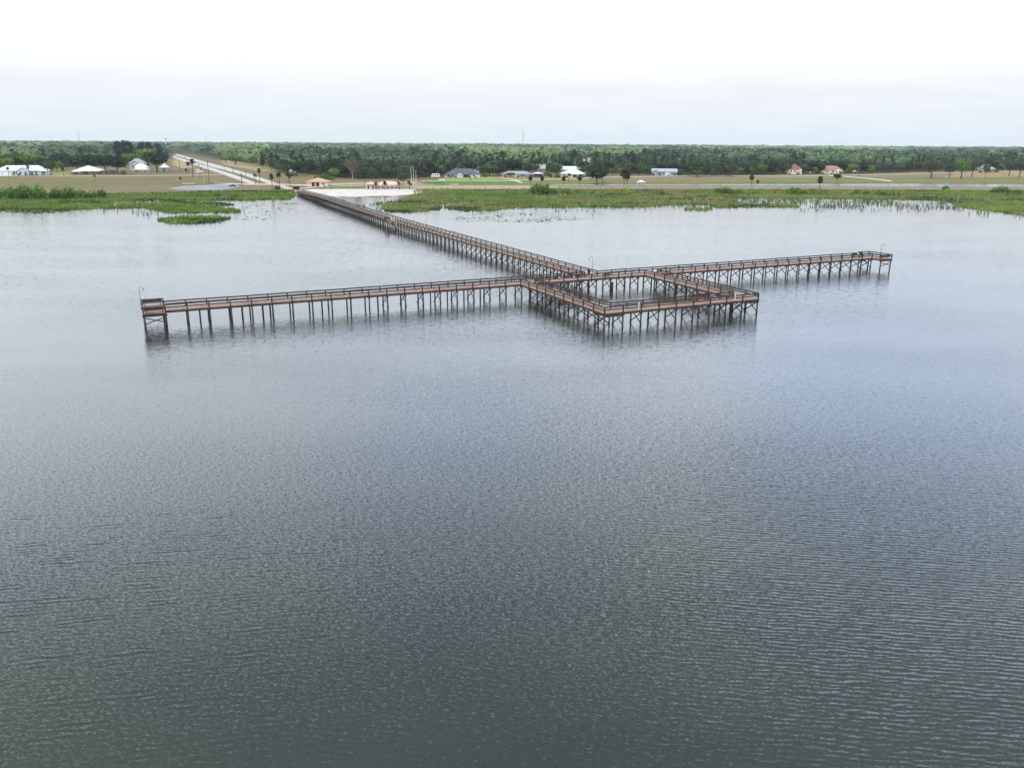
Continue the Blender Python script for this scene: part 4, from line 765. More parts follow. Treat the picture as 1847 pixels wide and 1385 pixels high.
YOUNG = [np.array([flat(x, y, 12) for x, y in q]) for q in ([(383, 262), (482, 262.5), (474, 287), (398, 284)], [(560, 264), (640, 264), (636, 271), (566, 270)], [(826, 266), (1012, 268), (1000, 287), (850, 284)], [(1060, 268), (1165, 270), (1150, 280), (1066, 279)], [(1335, 264), (1645, 266.5), (1630, 273.5), (1350, 271)], [(-60, 275), (60, 276), (50, 290), (-60, 290)], [(1180, 266), (1320, 267), (1300, 270)])]
def forest():
    rg = np.random.default_rng(9)
    def template(kind, n, size, seed):
        q, c, _ = kind(np.random.default_rng(seed), (1, 1, 1), n=n, size=size); return q, c
    near = [template(kind_pine, 64, 1.15, s) for s in (1, 2, 3)] + [template(kind_oak, 70, 1.35, s) for s in (4, 5)] + [template(kind_cypress, 70, 1.2, 6)]
    farT = [template(kind_pine, 20, 2.2, s) for s in (1, 2)] + [template(kind_oak, 22, 2.5, s) for s in (4, 5)]
    Q, C = [], []
    r = 0.0; rows = []
    d = 560.0
    while d < 8600:
        step = max(7.0, 0.0105 * d); az0, az1 = -0.80, 0.80; n = int((az1 - az0) * d / step)
        a = az0 + (az1 - az0) * (np.arange(n) + rg.uniform(-.5, .5, n)) / n; y = d + rg.uniform(-.5, .5, n) * step; P = np.stack([a * y, y], 1)
        k = (P[:, 1] > fedge(P[:, 0], P[:, 1]) + (22 if d < 2500 else 0)) & ~clear(P); rows.append((d, step, P[k])); d += step
    cols = {'dark': (0.066, 0.108, 0.082), 'mid': (0.14, 0.215, 0.122), 'light': (0.27, 0.37, 0.17)}
    for d, step, P in rows:
        T = near if d < 1700 else farT
        n1 = vnoise(P[:, 0], P[:, 1], 170, 21) * .6 + vnoise(P[:, 0], P[:, 1], 60, 22) * .4; n2 = vnoise(P[:, 0], P[:, 1], 420, 23); idx = rg.integers(len(T), size=len(P))
        tone = rg.uniform(.74, 1.26, len(P)) * (0.62 + .66 * vnoise(P[:, 0], P[:, 1], 36, 31)); ang = rg.uniform(0, 6.28, len(P)); hh = (rg.uniform(9.5, 15.5, len(P)) + 5 * (rg.random(len(P)) > .93)) * (0.72 + .3 * n2 + .3 * vnoise(P[:, 0], P[:, 1], 48, 37))
        w = np.clip((n1 - .5) * 5.5 + .4, 0, 1)[:, None]; col = np.array(cols['dark']) * (1 - w) + np.array(cols['mid']) * w; young = np.zeros(len(P), bool)
        for q in YOUNG: young |= inside(q, P)
        col = np.where(young[:, None] & (rg.random((len(P), 1)) < .85), np.array(cols['light']) * .92, col); l = np.clip((n2 - .52) * 5, 0, 1)[:, None] * (rg.random((len(P), 1)) < .8) * (0.75 if d > 900 else .25); col = col * (1 - l) + np.array(cols['light']) * l
        for t in range(len(T)):
            k = idx == t
            if not k.any(): continue
            q, c = T[t]; pine = q[:, :, 2].max() > 15; s = hh[k] / (18. if pine else 12.5); wide = np.maximum(1.0, step / 7.0) ** .62
            ca, sa = np.cos(ang[k]), np.sin(ang[k]); X = q[None, :, :, 0] * wide; Y = q[None, :, :, 1] * wide; sc = s[:, None, None]
            V = np.empty((k.sum(), *q.shape)); V[..., 0] = (X * ca[:, None, None] - Y * sa[:, None, None]) * sc + P[k, 0][:, None, None]; V[..., 1] = (X * sa[:, None, None] + Y * ca[:, None, None]) * sc + P[k, 1][:, None, None]; V[..., 2] = q[None, :, :, 2] * sc + 0.6
            Q.append(V.reshape(-1, 4, 3)); C.append((c[None] * (col[k] * tone[k, None])[:, None, :]).reshape(-1, 3))
    Q = np.concatenate(Q); C = np.concatenate(C); o = link(bpy.data.objects.new('forest', quad_mesh('forest', Q, C, LEAF))); o['kind'] = 'stuff'; print('forest quads', len(Q), 'front trees', NFRONT)
forest()

# ---- marsh: tufts of blades standing in the shallow water
def tufts(name, polys, dens, h, wid, cols, seed, blades=3, nscale=30, thin=None, dz=0.0):
    rg = np.random.default_rng(seed); Q, C = [], []
    for poly, dm in polys:
        W = wpoly(poly, 0.0); lo, hi = W.min(0), W.max(0); n = int((hi - lo).prod() * dens * dm); P = lo + rg.random((n, 2)) * (hi - lo); P = P[inside(W, P)]
        if thin is not None: P = P[vnoise(P[:, 0], P[:, 1] * 1.6, thin[0], seed + 3) * .65 + vnoise(P[:, 0], P[:, 1] * 1.6, thin[0] / 3.1, seed + 4) * .35 > thin[1]]
        n = len(P); z0 = np.maximum(gz(P[:, 0], P[:, 1]), 0.0) + dz
        n1 = vnoise(P[:, 0], P[:, 1] * 1.5, nscale, seed) * .5 + vnoise(P[:, 0], P[:, 1] * 1.5, nscale / 3, seed + 1) * .3 + vnoise(P[:, 0], P[:, 1], 3.0, seed + 2) * .2; n1 = np.clip((n1 - .5) * 1.5 + .5, 0, 1); hh = h * (0.55 + .9 * n1) * rg.uniform(.6, 1.25, n)
        t = np.clip((n1 - .3) * 2.5, 0, 1) * (len(cols) - 1); i = np.minimum(t.astype(int), len(cols) - 2); fr = (t - i)[:, None]; cc = np.array(cols); col = cc[i] * (1 - fr) + cc[i + 1] * fr
        for b in range(blades):
            a = rg.uniform(0, 6.28, n); off = rg.normal(size=(n, 2)) * .28; dx, dy = np.cos(a) * wid, np.sin(a) * wid; lean = rg.normal(size=(n, 2)) * .22 * hh[:, None]; x, y = P[:, 0] + off[:, 0], P[:, 1] + off[:, 1]; hb = hh * rg.uniform(.7, 1.2, n)
            q = np.empty((n, 4, 3)); q[:, 0] = np.stack([x - dx, y - dy, z0 - .05], 1); q[:, 1] = np.stack([x + dx, y + dy, z0 - .05], 1); q[:, 2] = np.stack([x + dx * .45 + lean[:, 0], y + dy * .45 + lean[:, 1], z0 + hb], 1); q[:, 3] = np.stack([x - dx * .45 + lean[:, 0], y - dy * .45 + lean[:, 1], z0 + hb], 1)
            Q.append(q); C.append(col * rg.uniform(.95, 1.65, (n, 1)))
    Q = np.concatenate(Q); o = link(bpy.data.objects.new(name, quad_mesh(name, Q, np.concatenate(C), GRASS))); o['kind'] = 'stuff'; print(name, len(Q))
GRASS = leaf_mat('marsh_blades', 0.0, 0.3)
GB = [(0.042, 0.072, 0.02), (0.10, 0.17, 0.034), (0.17, 0.255, 0.05), (0.13, 0.18, 0.045)]; GO = [(0.05, 0.08, 0.026), (0.14, 0.19, 0.05), (0.22, 0.195, 0.08), (0.195, 0.245, 0.056), (0.10, 0.175, 0.036)]
LEFT = [(-80, 384), (-20, 380.5), (20, 382), (60, 384), (110, 382.5), (150, 377.5), (230, 375.5), (282, 378.5), (300, 384), (354, 383.5), (420, 383), (440, 381), (400, 377.5), (395, 374.5), (425, 369.5), (402, 366.5), (408, 364.5), (453, 361.3), (523, 359), (532, 354), (530, 350.5), (400, 350), (200, 354.5), (-80, 354)]
POND = [(206, 364.5), (250, 363.5), (288, 362.8), (284, 366), (240, 368.5), (214, 368.5)]
tufts('marsh_grass', [([(-80, 384), (-20, 380.5), (20, 382), (60, 384), (110, 382.5), (150, 377.5), (204, 375.8), (206, 364), (290, 362.4), (290, 355), (200, 354.5), (-80, 354)], 1), ([(214, 368.6), (240, 368.6), (286, 366.2), (290, 362.4), (453, 361.3), (523, 359), (532, 354), (530, 350.5), (400, 350), (290, 355), (290, 362.4), (402, 366.5), (425, 369.5), (390, 373.2), (330, 374.5), (260, 375), (204, 375.8)], 1), ([(260, 375.5), (330, 375), (395, 374.8), (440, 381), (420, 383), (354, 384), (300, 384.5), (282, 379)], 1),
                      ([(281, 397), (300, 393), (340, 391), (390, 391), (415, 393), (405, 398), (380, 402), (340, 404), (300, 402)], 1.4)], 0.75, 0.8, .2, GB, 41)
tufts('marsh_grass', [([(688, 372.5), (700, 370.4), (760, 370.6), (800, 372.5), (792, 378.5), (760, 382), (733, 383.5), (697, 383)], 1.2), ([(668, 369), (700, 364.5), (745, 352.5), (790, 346), (900, 344.5), (1150, 344.5), (1330, 344.5), (1330, 374), (1292, 374.5), (1276, 369), (1217, 369), (1172, 373), (1160, 374), (1013, 374), (961, 374.5), (908, 376.5), (892, 380), (840, 381.5), (802, 376), (805, 371), (850, 368), (870, 366), (860, 363.5), (830, 365), (790, 369), (740, 369)], 1)], 0.7, 0.8, .2, GO, 43, thin=(15, .27))
tufts('marsh_grass', [([(1330, 344.5), (1600, 345), (1900, 348), (1900, 396), (1847, 389.5), (1802, 383), (1759, 377.5), (1726, 371.5), (1701, 362), (1530, 359), (1400, 357.5), (1330, 358)], 1), ([(1290, 368.5), (1330, 367), (1440, 371), (1442, 374), (1350, 374.5), (1293, 374.5)], 1), ([(1230, 376.5), (1285, 376), (1289, 378.5), (1235, 379.5)], 1)], 0.6, 0.85, .2, [(0.048, 0.082, 0.024), (0.12, 0.175, 0.042), (0.21, 0.20, 0.075), (0.12, 0.21, 0.042), (0.18, 0.24, 0.058)], 47, thin=(15, .27))
tufts('shore_grass', [([(745, 344), (1250, 344.5), (1900, 346), (1900, 352), (1250, 351), (800, 352)], 1), ([(-80, 352), (200, 352), (430, 346), (530, 345.5), (534, 353), (400, 354), (200, 358), (-80, 358)], .8)], 0.5, 0.75, .34, [(0.036, 0.07, 0.018), (0.085, 0.155, 0.032), (0.14, 0.22, 0.048)], 53)
REED = [(0.05, 0.06, 0.04), (0.09, 0.11, 0.05), (0.13, 0.15, 0.06)]
tufts('reeds', [([(1325, 359), (1700, 361), (1726, 371), (1740, 377), (1600, 377), (1442, 374), (1325, 367)], 1)], 0.17, 1.2, .13, REED, 59, 3, 16, (15, .47))
tufts('reeds', [([(1000, 374), (1180, 373), (1220, 370), (1180, 379), (1000, 383)], 1), ([(1440, 373), (1720, 377), (1847, 389), (1847, 395), (1700, 383), (1440, 381)], .5), ([(230, 376), (290, 379), (285, 392), (235, 386)], .7), ([(206, 364.5), (288, 363), (284, 366), (214, 368.5)], .8), ([(640, 369), (700, 368), (690, 383), (640, 372)], 1.2), ([(830, 363), (905, 361), (880, 369), (800, 372)], .8), ([(1200, 370), (1290, 369.5), (1290, 379), (1215, 379)], .7)], 0.10, 1.25, .13, REED, 61, 2, 12, (14, .5))
tufts('tall_stems', [(LEFT, .5), ([(745, 345), (1330, 345), (1330, 372), (1013, 373), (908, 375), (805, 371), (745, 368)], 1), ([(1330, 345), (1900, 349), (1900, 390), (1759, 376), (1701, 361), (1330, 358)], 1)], 0.07, 1.9, .16, [(0.07, 0.10, 0.04), (0.16, 0.20, 0.07), (0.24, 0.20, 0.10)], 67, 3, 20, (18, .48))
# ---- floating lily pads, uncountable
def pads():
    rg = np.random.default_rng(77); m = mat('lily_pad', (0.27, 0.31, 0.23), 0.5, 0.3, 0.5); mb = MB()
    for poly, n in (([(790, 394), (850, 385), (960, 382), (1040, 390), (1060, 396), (980, 402), (860, 401)], 900), ([(405, 366), (470, 361.5), (535, 366), (520, 385), (480, 398), (420, 398), (412, 394), (440, 384), (430, 372)], 420), ([(510, 366.5), (538, 366.5), (536, 368.5), (514, 368.5)], 90), ([(632, 355), (720, 355), (760, 356), (740, 359), (640, 358.5)], 150), ([(590, 356), (650, 355), (655, 358), (600, 360)], 140), ([(1310, 385), (1345, 385), (1345, 387.5), (1312, 387.5)], 26), ([(960, 382), (1110, 377), (1060, 396), (1040, 390)], 60)):
        W = wpoly(poly, 0.0); P = W.min(0) + rg.random((n * 6, 2)) * (W.max(0) - W.min(0)); P = P[inside(W, P)]; k = vnoise(P[:, 0], P[:, 1], 9, 5) * .6 + vnoise(P[:, 0], P[:, 1], 3, 6) * .4 > .42; P = P[k][:int(n * .75)]
        for x, y in P:
            r = rg.uniform(.2, .55); a0 = rg.uniform(0, 6.28); tl = rg.uniform(.0, .25); mb.poly([(x + r * math.cos(a0 + t), y + r * math.sin(a0 + t), 0.03 + tl * r * (1 + math.sin(t))) for t in np.linspace(0.2, 6.0, 7)])
    mb.build('lily_pads', m)['kind'] = 'stuff'
pads()

#--BUILDINGS--
WHITE = mat('white_paint', (0.74, 0.745, 0.75), 0.6, 0.05, 0.5); CREAM = mat('cream_stucco', (0.60, 0.50, 0.33), 0.9, 0.06, 0.5); PINKW = mat('pink_stucco', (0.55, 0.36, 0.29), 0.9, 0.06, 0.5); BLUEG = mat('blue_grey_siding', (0.27, 0.33, 0.39), 0.8, 0.06, 0.5)
GREYW = mat('grey_siding', (0.42, 0.43, 0.44), 0.8, 0.08, 0.5); BROWNW = mat('brown_boards', (0.13, 0.075, 0.06), 0.85, 0.15, 0.8); PALEW = mat('pale_stucco', (0.68, 0.62, 0.55), 0.9, 0.05, 0.5)
def roofm(n, c, metal=False): return mat(n, c, 0.5 if metal else 0.9, 0.12, 1.2, stretch=(6, 0.4, 0.4) if metal else None)
R_WHITE = roofm('white_metal_roof', (0.70, 0.70, 0.72), True); R_TERRA = roofm('terracotta_shingle', (0.56, 0.33, 0.24)); R_RED = roofm('dull_red_tile', (0.25, 0.125, 0.115)); R_TAN = roofm('tan_red_tile', (0.32, 0.205, 0.17)); R_DARK = roofm('dark_grey_shingle', (0.105, 0.115, 0.145)); R_BLUE = roofm('blue_grey_shingle', (0.30, 0.34, 0.41))
R_GREY = roofm('grey_shingle', (0.34, 0.35, 0.36)); R_PINK = roofm('pink_tile', (0.70, 0.47, 0.42)); R_PALEG = roofm('pale_green_metal', (0.60, 0.65, 0.63), True); R_LBLUE = roofm('light_blue_metal', (0.38, 0.44, 0.51), True)
GLASS = mat('dark_glass', (0.03, 0.04, 0.055), 0.15, 0.1, 1, spec=0.6); SHADEIN = mat('dark_opening', (0.035, 0.032, 0.034), 0.9, 0.1, 1); STEEL = mat('galvanised_steel', (0.45, 0.46, 0.47), 0.4, 0.1, 1, metal=0.7)

def hip(mb, x0, x1, y0, y1, z0, zr, over=0.6, gable=False, th=0.16):
    x0 -= over; x1 += over; y0 -= over; y1 += over; W, D = x1 - x0, y1 - y0; zr_ = z0 + zr
    if gable: a, b = (x0, (y0 + y1) / 2), (x1, (y0 + y1) / 2)
    elif W >= D: a, b = (x0 + D / 2 * .95, (y0 + y1) / 2), (x1 - D / 2 * .95, (y0 + y1) / 2)
    else: a = b = ((x0 + x1) / 2, (y0 + y1) / 2)
    A, B = (*a, zr_), (*b, zr_); c = [(x0, y0, z0), (x1, y0, z0), (x1, y1, z0), (x0, y1, z0)]; lo = [(x, y, z - th) for x, y, z in c]
    if a == b: b = (b[0] + .01, b[1]); B = (*b, zr_)
    mb.poly([c[0], c[1], B, A]); mb.poly([c[2], c[3], A, B]); mb.poly([c[1], c[2], B]); mb.poly([c[3], c[0], A])
    for i in range(4): mb.poly([lo[i], lo[(i + 1) % 4], c[(i + 1) % 4], c[i]])
    mb.poly(lo[::-1]); return mb
def gable_front(mb, x0, x1, y0, y1, z0, zr, over=.45, th=.14):
    """ridge runs front to back"""
    x0 -= over; x1 += over; y0 -= over; xm = (x0 + x1) / 2; A, B = (xm, y0, z0 + zr), (xm, y1, z0 + zr)
    mb.poly([(x0, y0, z0), A, B, (x0, y1, z0)]); mb.poly([A, (x1, y0, z0), (x1, y1, z0), B]); mb.poly([(x0, y0, z0 - th), (xm, y0, z0 + zr - th), A, (x0, y0, z0)]); mb.poly([(xm, y0, z0 + zr - th), (x1, y0, z0 - th), (x1, y0, z0), A])
    mb.poly([(x0, y0, z0 - th), (x0, y1, z0 - th), (xm, y1, z0 + zr - th), (xm, y0, z0 + zr - th)]); mb.poly([(xm, y0, z0 + zr - th), (xm, y1, z0 + zr - th), (x1, y1, z0 - th), (x1, y0, z0 - th)]); return mb
def window(o, x, y, z, w, h, frame=None):
    p = MB().box(x - w / 2, y - 0.03, z, x + w / 2, y + 0.1, z + h).build('window', GLASS, o); t = 0.10
    MB().box(x - w / 2 - t, y - .07, z - t, x + w / 2 + t, y - .034, z - .002).box(x - w / 2 - t, y - .07, z + h + .002, x + w / 2 + t, y - .034, z + h + t).box(x - w / 2 - t, y - .07, z, x - w / 2 - .002, y - .034, z + h).box(x + w / 2 + .002, y - .07, z, x + w / 2 + t, y - .034, z + h).box(x - .04, y - .065, z + .002, x + .04, y - .034, z + h - .002).build('frame', frame or WHITE, p)
def house(name, px0, px1, by, ey, ty, depth, roof, wall, label, wins=(), doors=(), garage=(), wing=None, gable=False, porch=(), open_front=(), cat='house', turn=.6, chimney=None):
    c = at((px0 + px1) / 2, by); m = pxm(c); W = (px1 - px0) * m * .93; zE = max((by - ey) * m, 2.3); zR = max((ey - ty) * m * .93, 1.0); az = math.atan2(c.x, c.y)
    o = empty(name, c, label, cat, -az * turn); hw = W / 2; y0, y1 = 0.0, depth
    MB().box(-hw, y0, -.5, hw, y1, zE - .02).build('wall', wall, o); rb = MB(); hip(rb, -hw, hw, y0, y1, zE, zR, gable=gable); ro = rb.build('roof', roof, o)
    if gable:
        gm = MB()
        for s in (-hw, hw): gm.poly([(s, y0, zE - .02), (s, y1, zE - .02), (s, (y0 + y1) / 2, zE + zR * .9)])
        gm.build('gable_wall', wall, o)
    if wing:
        a, b, dp = wing[:3]; xa, xb = -hw + a * W, -hw + b * W; wm = MB().box(xa, -dp, -.5, xb, -.003, zE - .02); zr2 = (xb - xa) * .34; wm.poly([(xa, -dp, zE - .02), (xb, -dp, zE - .02), ((xa + xb) / 2, -dp, zE - .05 + zr2)]); wo = wm.build('gable_wing', wing[3] if len(wing) > 3 else wall, o); gable_front(MB(), xa, xb, -dp, depth * .45, zE + .03, zr2).build('wing_roof', roof, wo)
        for f in (.28, .72): window(o, xa + (xb - xa) * f, -dp, zE * .33, (xb - xa) * .2, zE * .42)
    wh = zE * .42
    for f in wins: window(o, -hw + f * W, y0, zE * .34, min(1.9, W * .07 + .4), wh)
    for f in doors:
        d = MB().box(-hw + f * W - .55, -.05, .02, -hw + f * W + .55, .05, min(2.2, zE * .8)).build('door', SHADEIN, o); MB().box(-hw + f * W + .36, -.12, 1.0, -hw + f * W + .44, -.052, 1.12).build('handle', STEEL, d)
    for f, w in garage:
        gm = MB()
        for k in range(4): gm.box(-hw + f * W - w / 2, -.06, .05 + k * zE * .2, -hw + f * W + w / 2, .04, .03 + (k + 1) * zE * .2 - .03)
        gm.build('garage_door', WHITE, o)
    for f0, f1 in open_front: MB().box(-hw + f0 * W, -.04, .05, -hw + f1 * W, .08, zE * .86).build('opening', SHADEIN, o)
    if porch:
        f0, f1, dp = porch; xa, xb = -hw + f0 * W, -hw + f1 * W; MB().poly([(xa, -dp, zE - .35), (xb, -dp, zE - .35), (xb, -.7, zE + .03), (xa, -.7, zE + .03)]).box(xa, -dp, zE - .50, xb, -dp + .12, zE - .36).build('porch_roof', roof, o)
        for k in range(max(2, int((xb - xa) / 4) + 1)):
            n = max(2, int((xb - xa) / 4) + 1); x = xa + .2 + (xb - xa - .4) * k / (n - 1); MB().box(x - .11, -dp + .14, -.4, x + .11, -dp + .36, zE - .44).build('porch_post', WHITE, o)
    if chimney: MB().box(-hw + chimney * W - .4, depth * .5 - .4, zE, -hw + chimney * W + .4, depth * .5 + .4, zE + zR + .9).build('chimney', GREYW, ro)
    return o
house('ranch_house', -6, 84, 316.5, 308.4, 299, 16, R_WHITE, mat('pale_blue_siding', (0.52, 0.60, 0.68), .8, .05, .5), 'long white metal roofed ranch house with blue grey walls on the left', wins=(.36, .42, .70, .78, .93), garage=((.08, 5.5), (.2, 5.5)), wing=(.44, .66, 3.0), porch=(.86, .99, 2.2))
house('hipped_house', 130.5, 181.5, 314.6, 309.2, 299, 24, R_WHITE, BROWNW, 'low brown house under a big bright white hipped roof', wins=(.2, .34, .62, .8), open_front=((.42, .55),), porch=(.05, .3, 1.8))
house('low_brown_house', 182, 206, 314.5, 309, 306.5, 9, roofm('brown_roof', (.12, .085, .08)), BROWNW, 'low dark brown house right of the white hipped roof', wins=(.25, .6), doors=(.45,))
house('two_storey_house', 234, 262, 308, 295, 286.5, 12, R_GREY, GREYW, 'pale grey two storey house half hidden by trees, left of the road', wins=(.3, .55, .75), doors=(.5,), wing=(.15, .6, 2.0))
house('low_annex', 243, 266, 308.5, 302.8, 295.5, 8, R_WHITE, GREYW, 'white roofed annex in front of the grey two storey house', wins=(.3, .7), porch=(.1, .9, 2.0))
house('white_cottage', 289, 303, 308, 302.5, 295.8, 10, R_WHITE, BLUEG, 'small white roofed cottage with blue walls beside the big dark oak', wins=(.3, .7), doors=(.5,))
house('restroom_building', 551, 592, 336.8, 328.6, 321.3, 15, R_TERRA, mat('cream_block', (.66, .54, .46), .9, .05, .5), 'square orange roofed park building with dark doorways by the beach', open_front=((.27, .40), (.46, .62)), wins=(.8,), cat='building', turn=.3)
house('dark_roofed_house', 801, 868, 320.2, 314.8, 304.6, 16, R_DARK, mat('white_walls', (.62, .65, .68), .8, .05, .5), 'white house with a broad dark grey hipped roof behind the green bank', wins=(.1, .2, .82), open_front=((.52, .70),), wing=(.34, .50, 2.0), porch=(.0, .3, 2.4))
house('white_gabled_house', 838, 865, 311.5, 303, 299.8, 12, R_WHITE, WHITE, 'small white gabled house above the dark grey roof', wins=(.3, .6, .85), wing=(.14, .42, 1.6))
house('low_pink_house', 904, 961, 319.6, 314.2, 309.2, 12, R_BLUE, PINKW, 'low pink walled house with a flat blue grey roof', wins=(.08, .22, .62, .75), doors=(.68,), garage=((.5, 3.2),))
house('carport', 961, 979, 319.8, 313.6, 311.9, 8, R_WHITE, mat('dark_shed_wall', (.09, .09, .095), .9, .1, .5), 'dark white roofed carport at the right end of the low pink house', open_front=((.15, .5), (.56, .9)), cat='shelter')
house('grey_house', 956, 984, 313, 305, 296.8, 12, R_GREY, mat('slate_siding', (.23, .24, .27), .8, .08, .5), 'grey roofed slate walled house behind the low pink house', wins=(.2, .4, .6, .8), gable=True)
house('cream_house', 1011, 1056, 320, 314, 306.6, 14, R_PALEG, CREAM, 'cream walled house with a pale green white metal roof', wins=(.12, .4, .86), open_front=((.5, .66),), porch=(.46, .74, 1.8))
house('pale_roofed_house', 1006, 1040, 313, 306.5, 300.2, 10, R_PALEG, mat('slate_siding2', (.26, .28, .32), .8, .08, .5), 'pale roofed house directly behind the cream house', wins=(.3, .6, .8), gable=True)
house('blue_house', 1175, 1222, 317, 310, 304.8, 13, R_LBLUE, BLUEG, 'blue grey house with light blue metal roof left of the wood edge', wins=(.3, .45, .85), garage=((.62, 3.6),), wing=(.02, .24, 3.0), gable=True)
house('red_roofed_house', 1177, 1202, 311, 304, 297.8, 10, mat('faded_red_roof', (.56, .36, .35), .85, .1, 1), WHITE, 'white house with a faded red roof just behind the blue house', wins=(.3, .7))
house('red_tiled_house', 1420, 1446, 314.4, 306, 296.8, 12, R_RED, PALEW, 'white walled house with a dark red roof at the wood edge', wins=(.25, .5), doors=(.66,), wing=(.72, .98, 2.4))
house('blue_shed', 1453, 1470, 313, 308.4, 305.6, 7, R_LBLUE, BLUEG, 'small blue shed between the two red roofed houses', garage=((.5, 2.6),), gable=True, cat='shed')
house('tan_roofed_house', 1480, 1520, 313.6, 307, 299.4, 13, R_TAN, PALEW, 'white house with a tan red roof, right of the blue shed', wins=(.3, .55), garage=((.14, 3.8),), wing=(.62, .92, 2.6, PALEW))
house('grey_roofed_house', 1764, 1794, 310.6, 305.4, 297.2, 14, R_GREY, mat('taupe_wall', (.33, .30, .28), .9, .06, .5), 'grey roofed house behind the field trees on the far right', wins=(.2, .4, .6, .8), doors=(.5,), wing=(.02, .3, 2.0))
house('hidden_house', 522, 534, 318, 309, 303.5, 8, R_GREY, WHITE, 'white house glimpsed between trunks left of the orange roofed building', wins=(.4,))

def pavilion(name, px0, px1, by, ey, ty, depth, roof, label, posts=4, cat='shelter', postm=None, wall=None, gable=False, turn=.4):
    c = at((px0 + px1) / 2, by); m = pxm(c); W = (px1 - px0) * m * .94; zE = max((by - ey) * m, 2.2); zR = max((ey - ty) * m * .95, .4); o = empty(name, c, label, cat, -math.atan2(c.x, c.y) * turn); hw = W / 2
    hip(MB(), -hw, hw, 0, depth, zE, zR, .3, gable).build('roof', roof, o); MB().box(-hw - .2, -.2, -.3, hw + .2, depth + .2, .06).build('floor_slab', CONC, o)
    for k in range(posts):
        x = -hw + .15 + (W - .3) * k / (posts - 1)
        for y in (.1, depth - .1): MB().box(x - .12, y - .12, .062, x + .12, y + .12, zE - .17).build('post', postm or WHITE, o)
    if wall: MB().box(-hw + .4, .5, .064, hw - .4, depth - .4, zE - .18).build('wall', wall, o)
    return o
pavilion('beach_shelter', 677, 722, 341, 333.6, 327.6, 9, R_PINK, 'long pink roofed open shelter with picnic tables on the beach', 6)
bs = pavilion('changing_hut', 660, 676, 341.4, 332.6, 328.2, 9, R_PINK, 'small pink roofed hut with two dark doorways left of the beach shelter', 2, wall=mat('pink_hut_wall', (.52, .38, .33), .9, .08, .8), cat='hut')
for x in (-1.2, 1.6): MB().box(x - .5, .44, .07, x + .5, .497, 2.1).build('doorway', SHADEIN, bs)
pavilion('gazebo', 1149.5, 1164, 333.4, 327, 323.6, 5.5, R_PALEG, 'small white roofed gazebo on the canal bank', 3)
pavilion('field_shelter', 1538, 1546.5, 313.4, 310.8, 309, 4, R_PALEG, 'tiny pale shelter in front of the dark wood right of the tan roofed house', 2)
pavilion('boat_cover', 240, 268, 310.6, 307.4, 304.6, 8, R_WHITE, 'low white canopy in front of the grey two storey house', 4, cat='canopy')
def kiosk(px0, px1, by, ty, m_, label):
    c = at((px0 + px1) / 2, by); m = pxm(c); W = (px1 - px0) * m; h = (by - ty) * m; o = empty('kiosk', c, label, 'kiosk', 0.25); hw = W / 2
    for s in (-1, 1): MB().box(s * hw - .28 * (s > 0) - 0 * 1, 0, -.5, s * hw + .28 * (s < 0), 2.6, h - .4).build('side_wall', m_, o)
    MB().box(-hw + .282, 2.3, -.5, hw - .282, 2.55, h - .4).build('back_wall', m_, o); MB().box(-hw - .25, -.3, h - .38, hw + .25, 2.9, h - .12).build('roof', mat('kiosk_roof', (.45, .28, .25), .9, .1, 1), o); MB().box(-hw + .29, .15, h * .45, hw - .29, .5, h * .45 + .1).build('counter', m_, o)
    MB().box(-hw + .283, 0.02, h - 1.25, hw - .283, .12, h - .41).build('header_board', m_, o)
kiosk(495.6, 505.6, 343.6, 334.6, mat('red_brown_wood', (.20, .075, .055), .85, .2, 1), 'small red brown kiosk on the shore left of the pier head')
kiosk(529, 540, 341.8, 335.2, mat('dark_brown_wood', (.09, .05, .055), .85, .2, 1), 'dark brown roofed kiosk on the shore right of the pier head')
# picnic tables under the shelter
def picnic(px, label):
    p = at(px, 340.2); o = empty('picnic_table', p + Vector((0, 3, .062)), label, 'table', .1, 'picnic tables under the beach shelter')
    MB().box(-1.1, -.4, .72, 1.1, .4, .78).build('tabletop', BROWNW, o)
    for y in (-.75, .75): MB().box(-1.1, y - .14, .43, 1.1, y + .14, .48).build('seat', BROWNW, o)
    for x in (-.8, .8): MB().beam((x, -.7, .0), (x, -.2, .72), .08, .1).beam((x, .7, .0), (x, .2, .72), .08, .1).box(x - .04, -.75, .36, x + .04, .75, .428).build('leg', BROWNW, o)
for i, px in enumerate((682, 688, 698, 704, 710, 716)): picnic(px, ['dark picnic table at the left end of the beach shelter', 'dark picnic table second from the left under the beach shelter', 'dark picnic table left of centre under the beach shelter', 'dark picnic table right of centre under the beach shelter', 'dark picnic table second from the right under the beach shelter', 'dark picnic table at the right end of the beach shelter'][i])

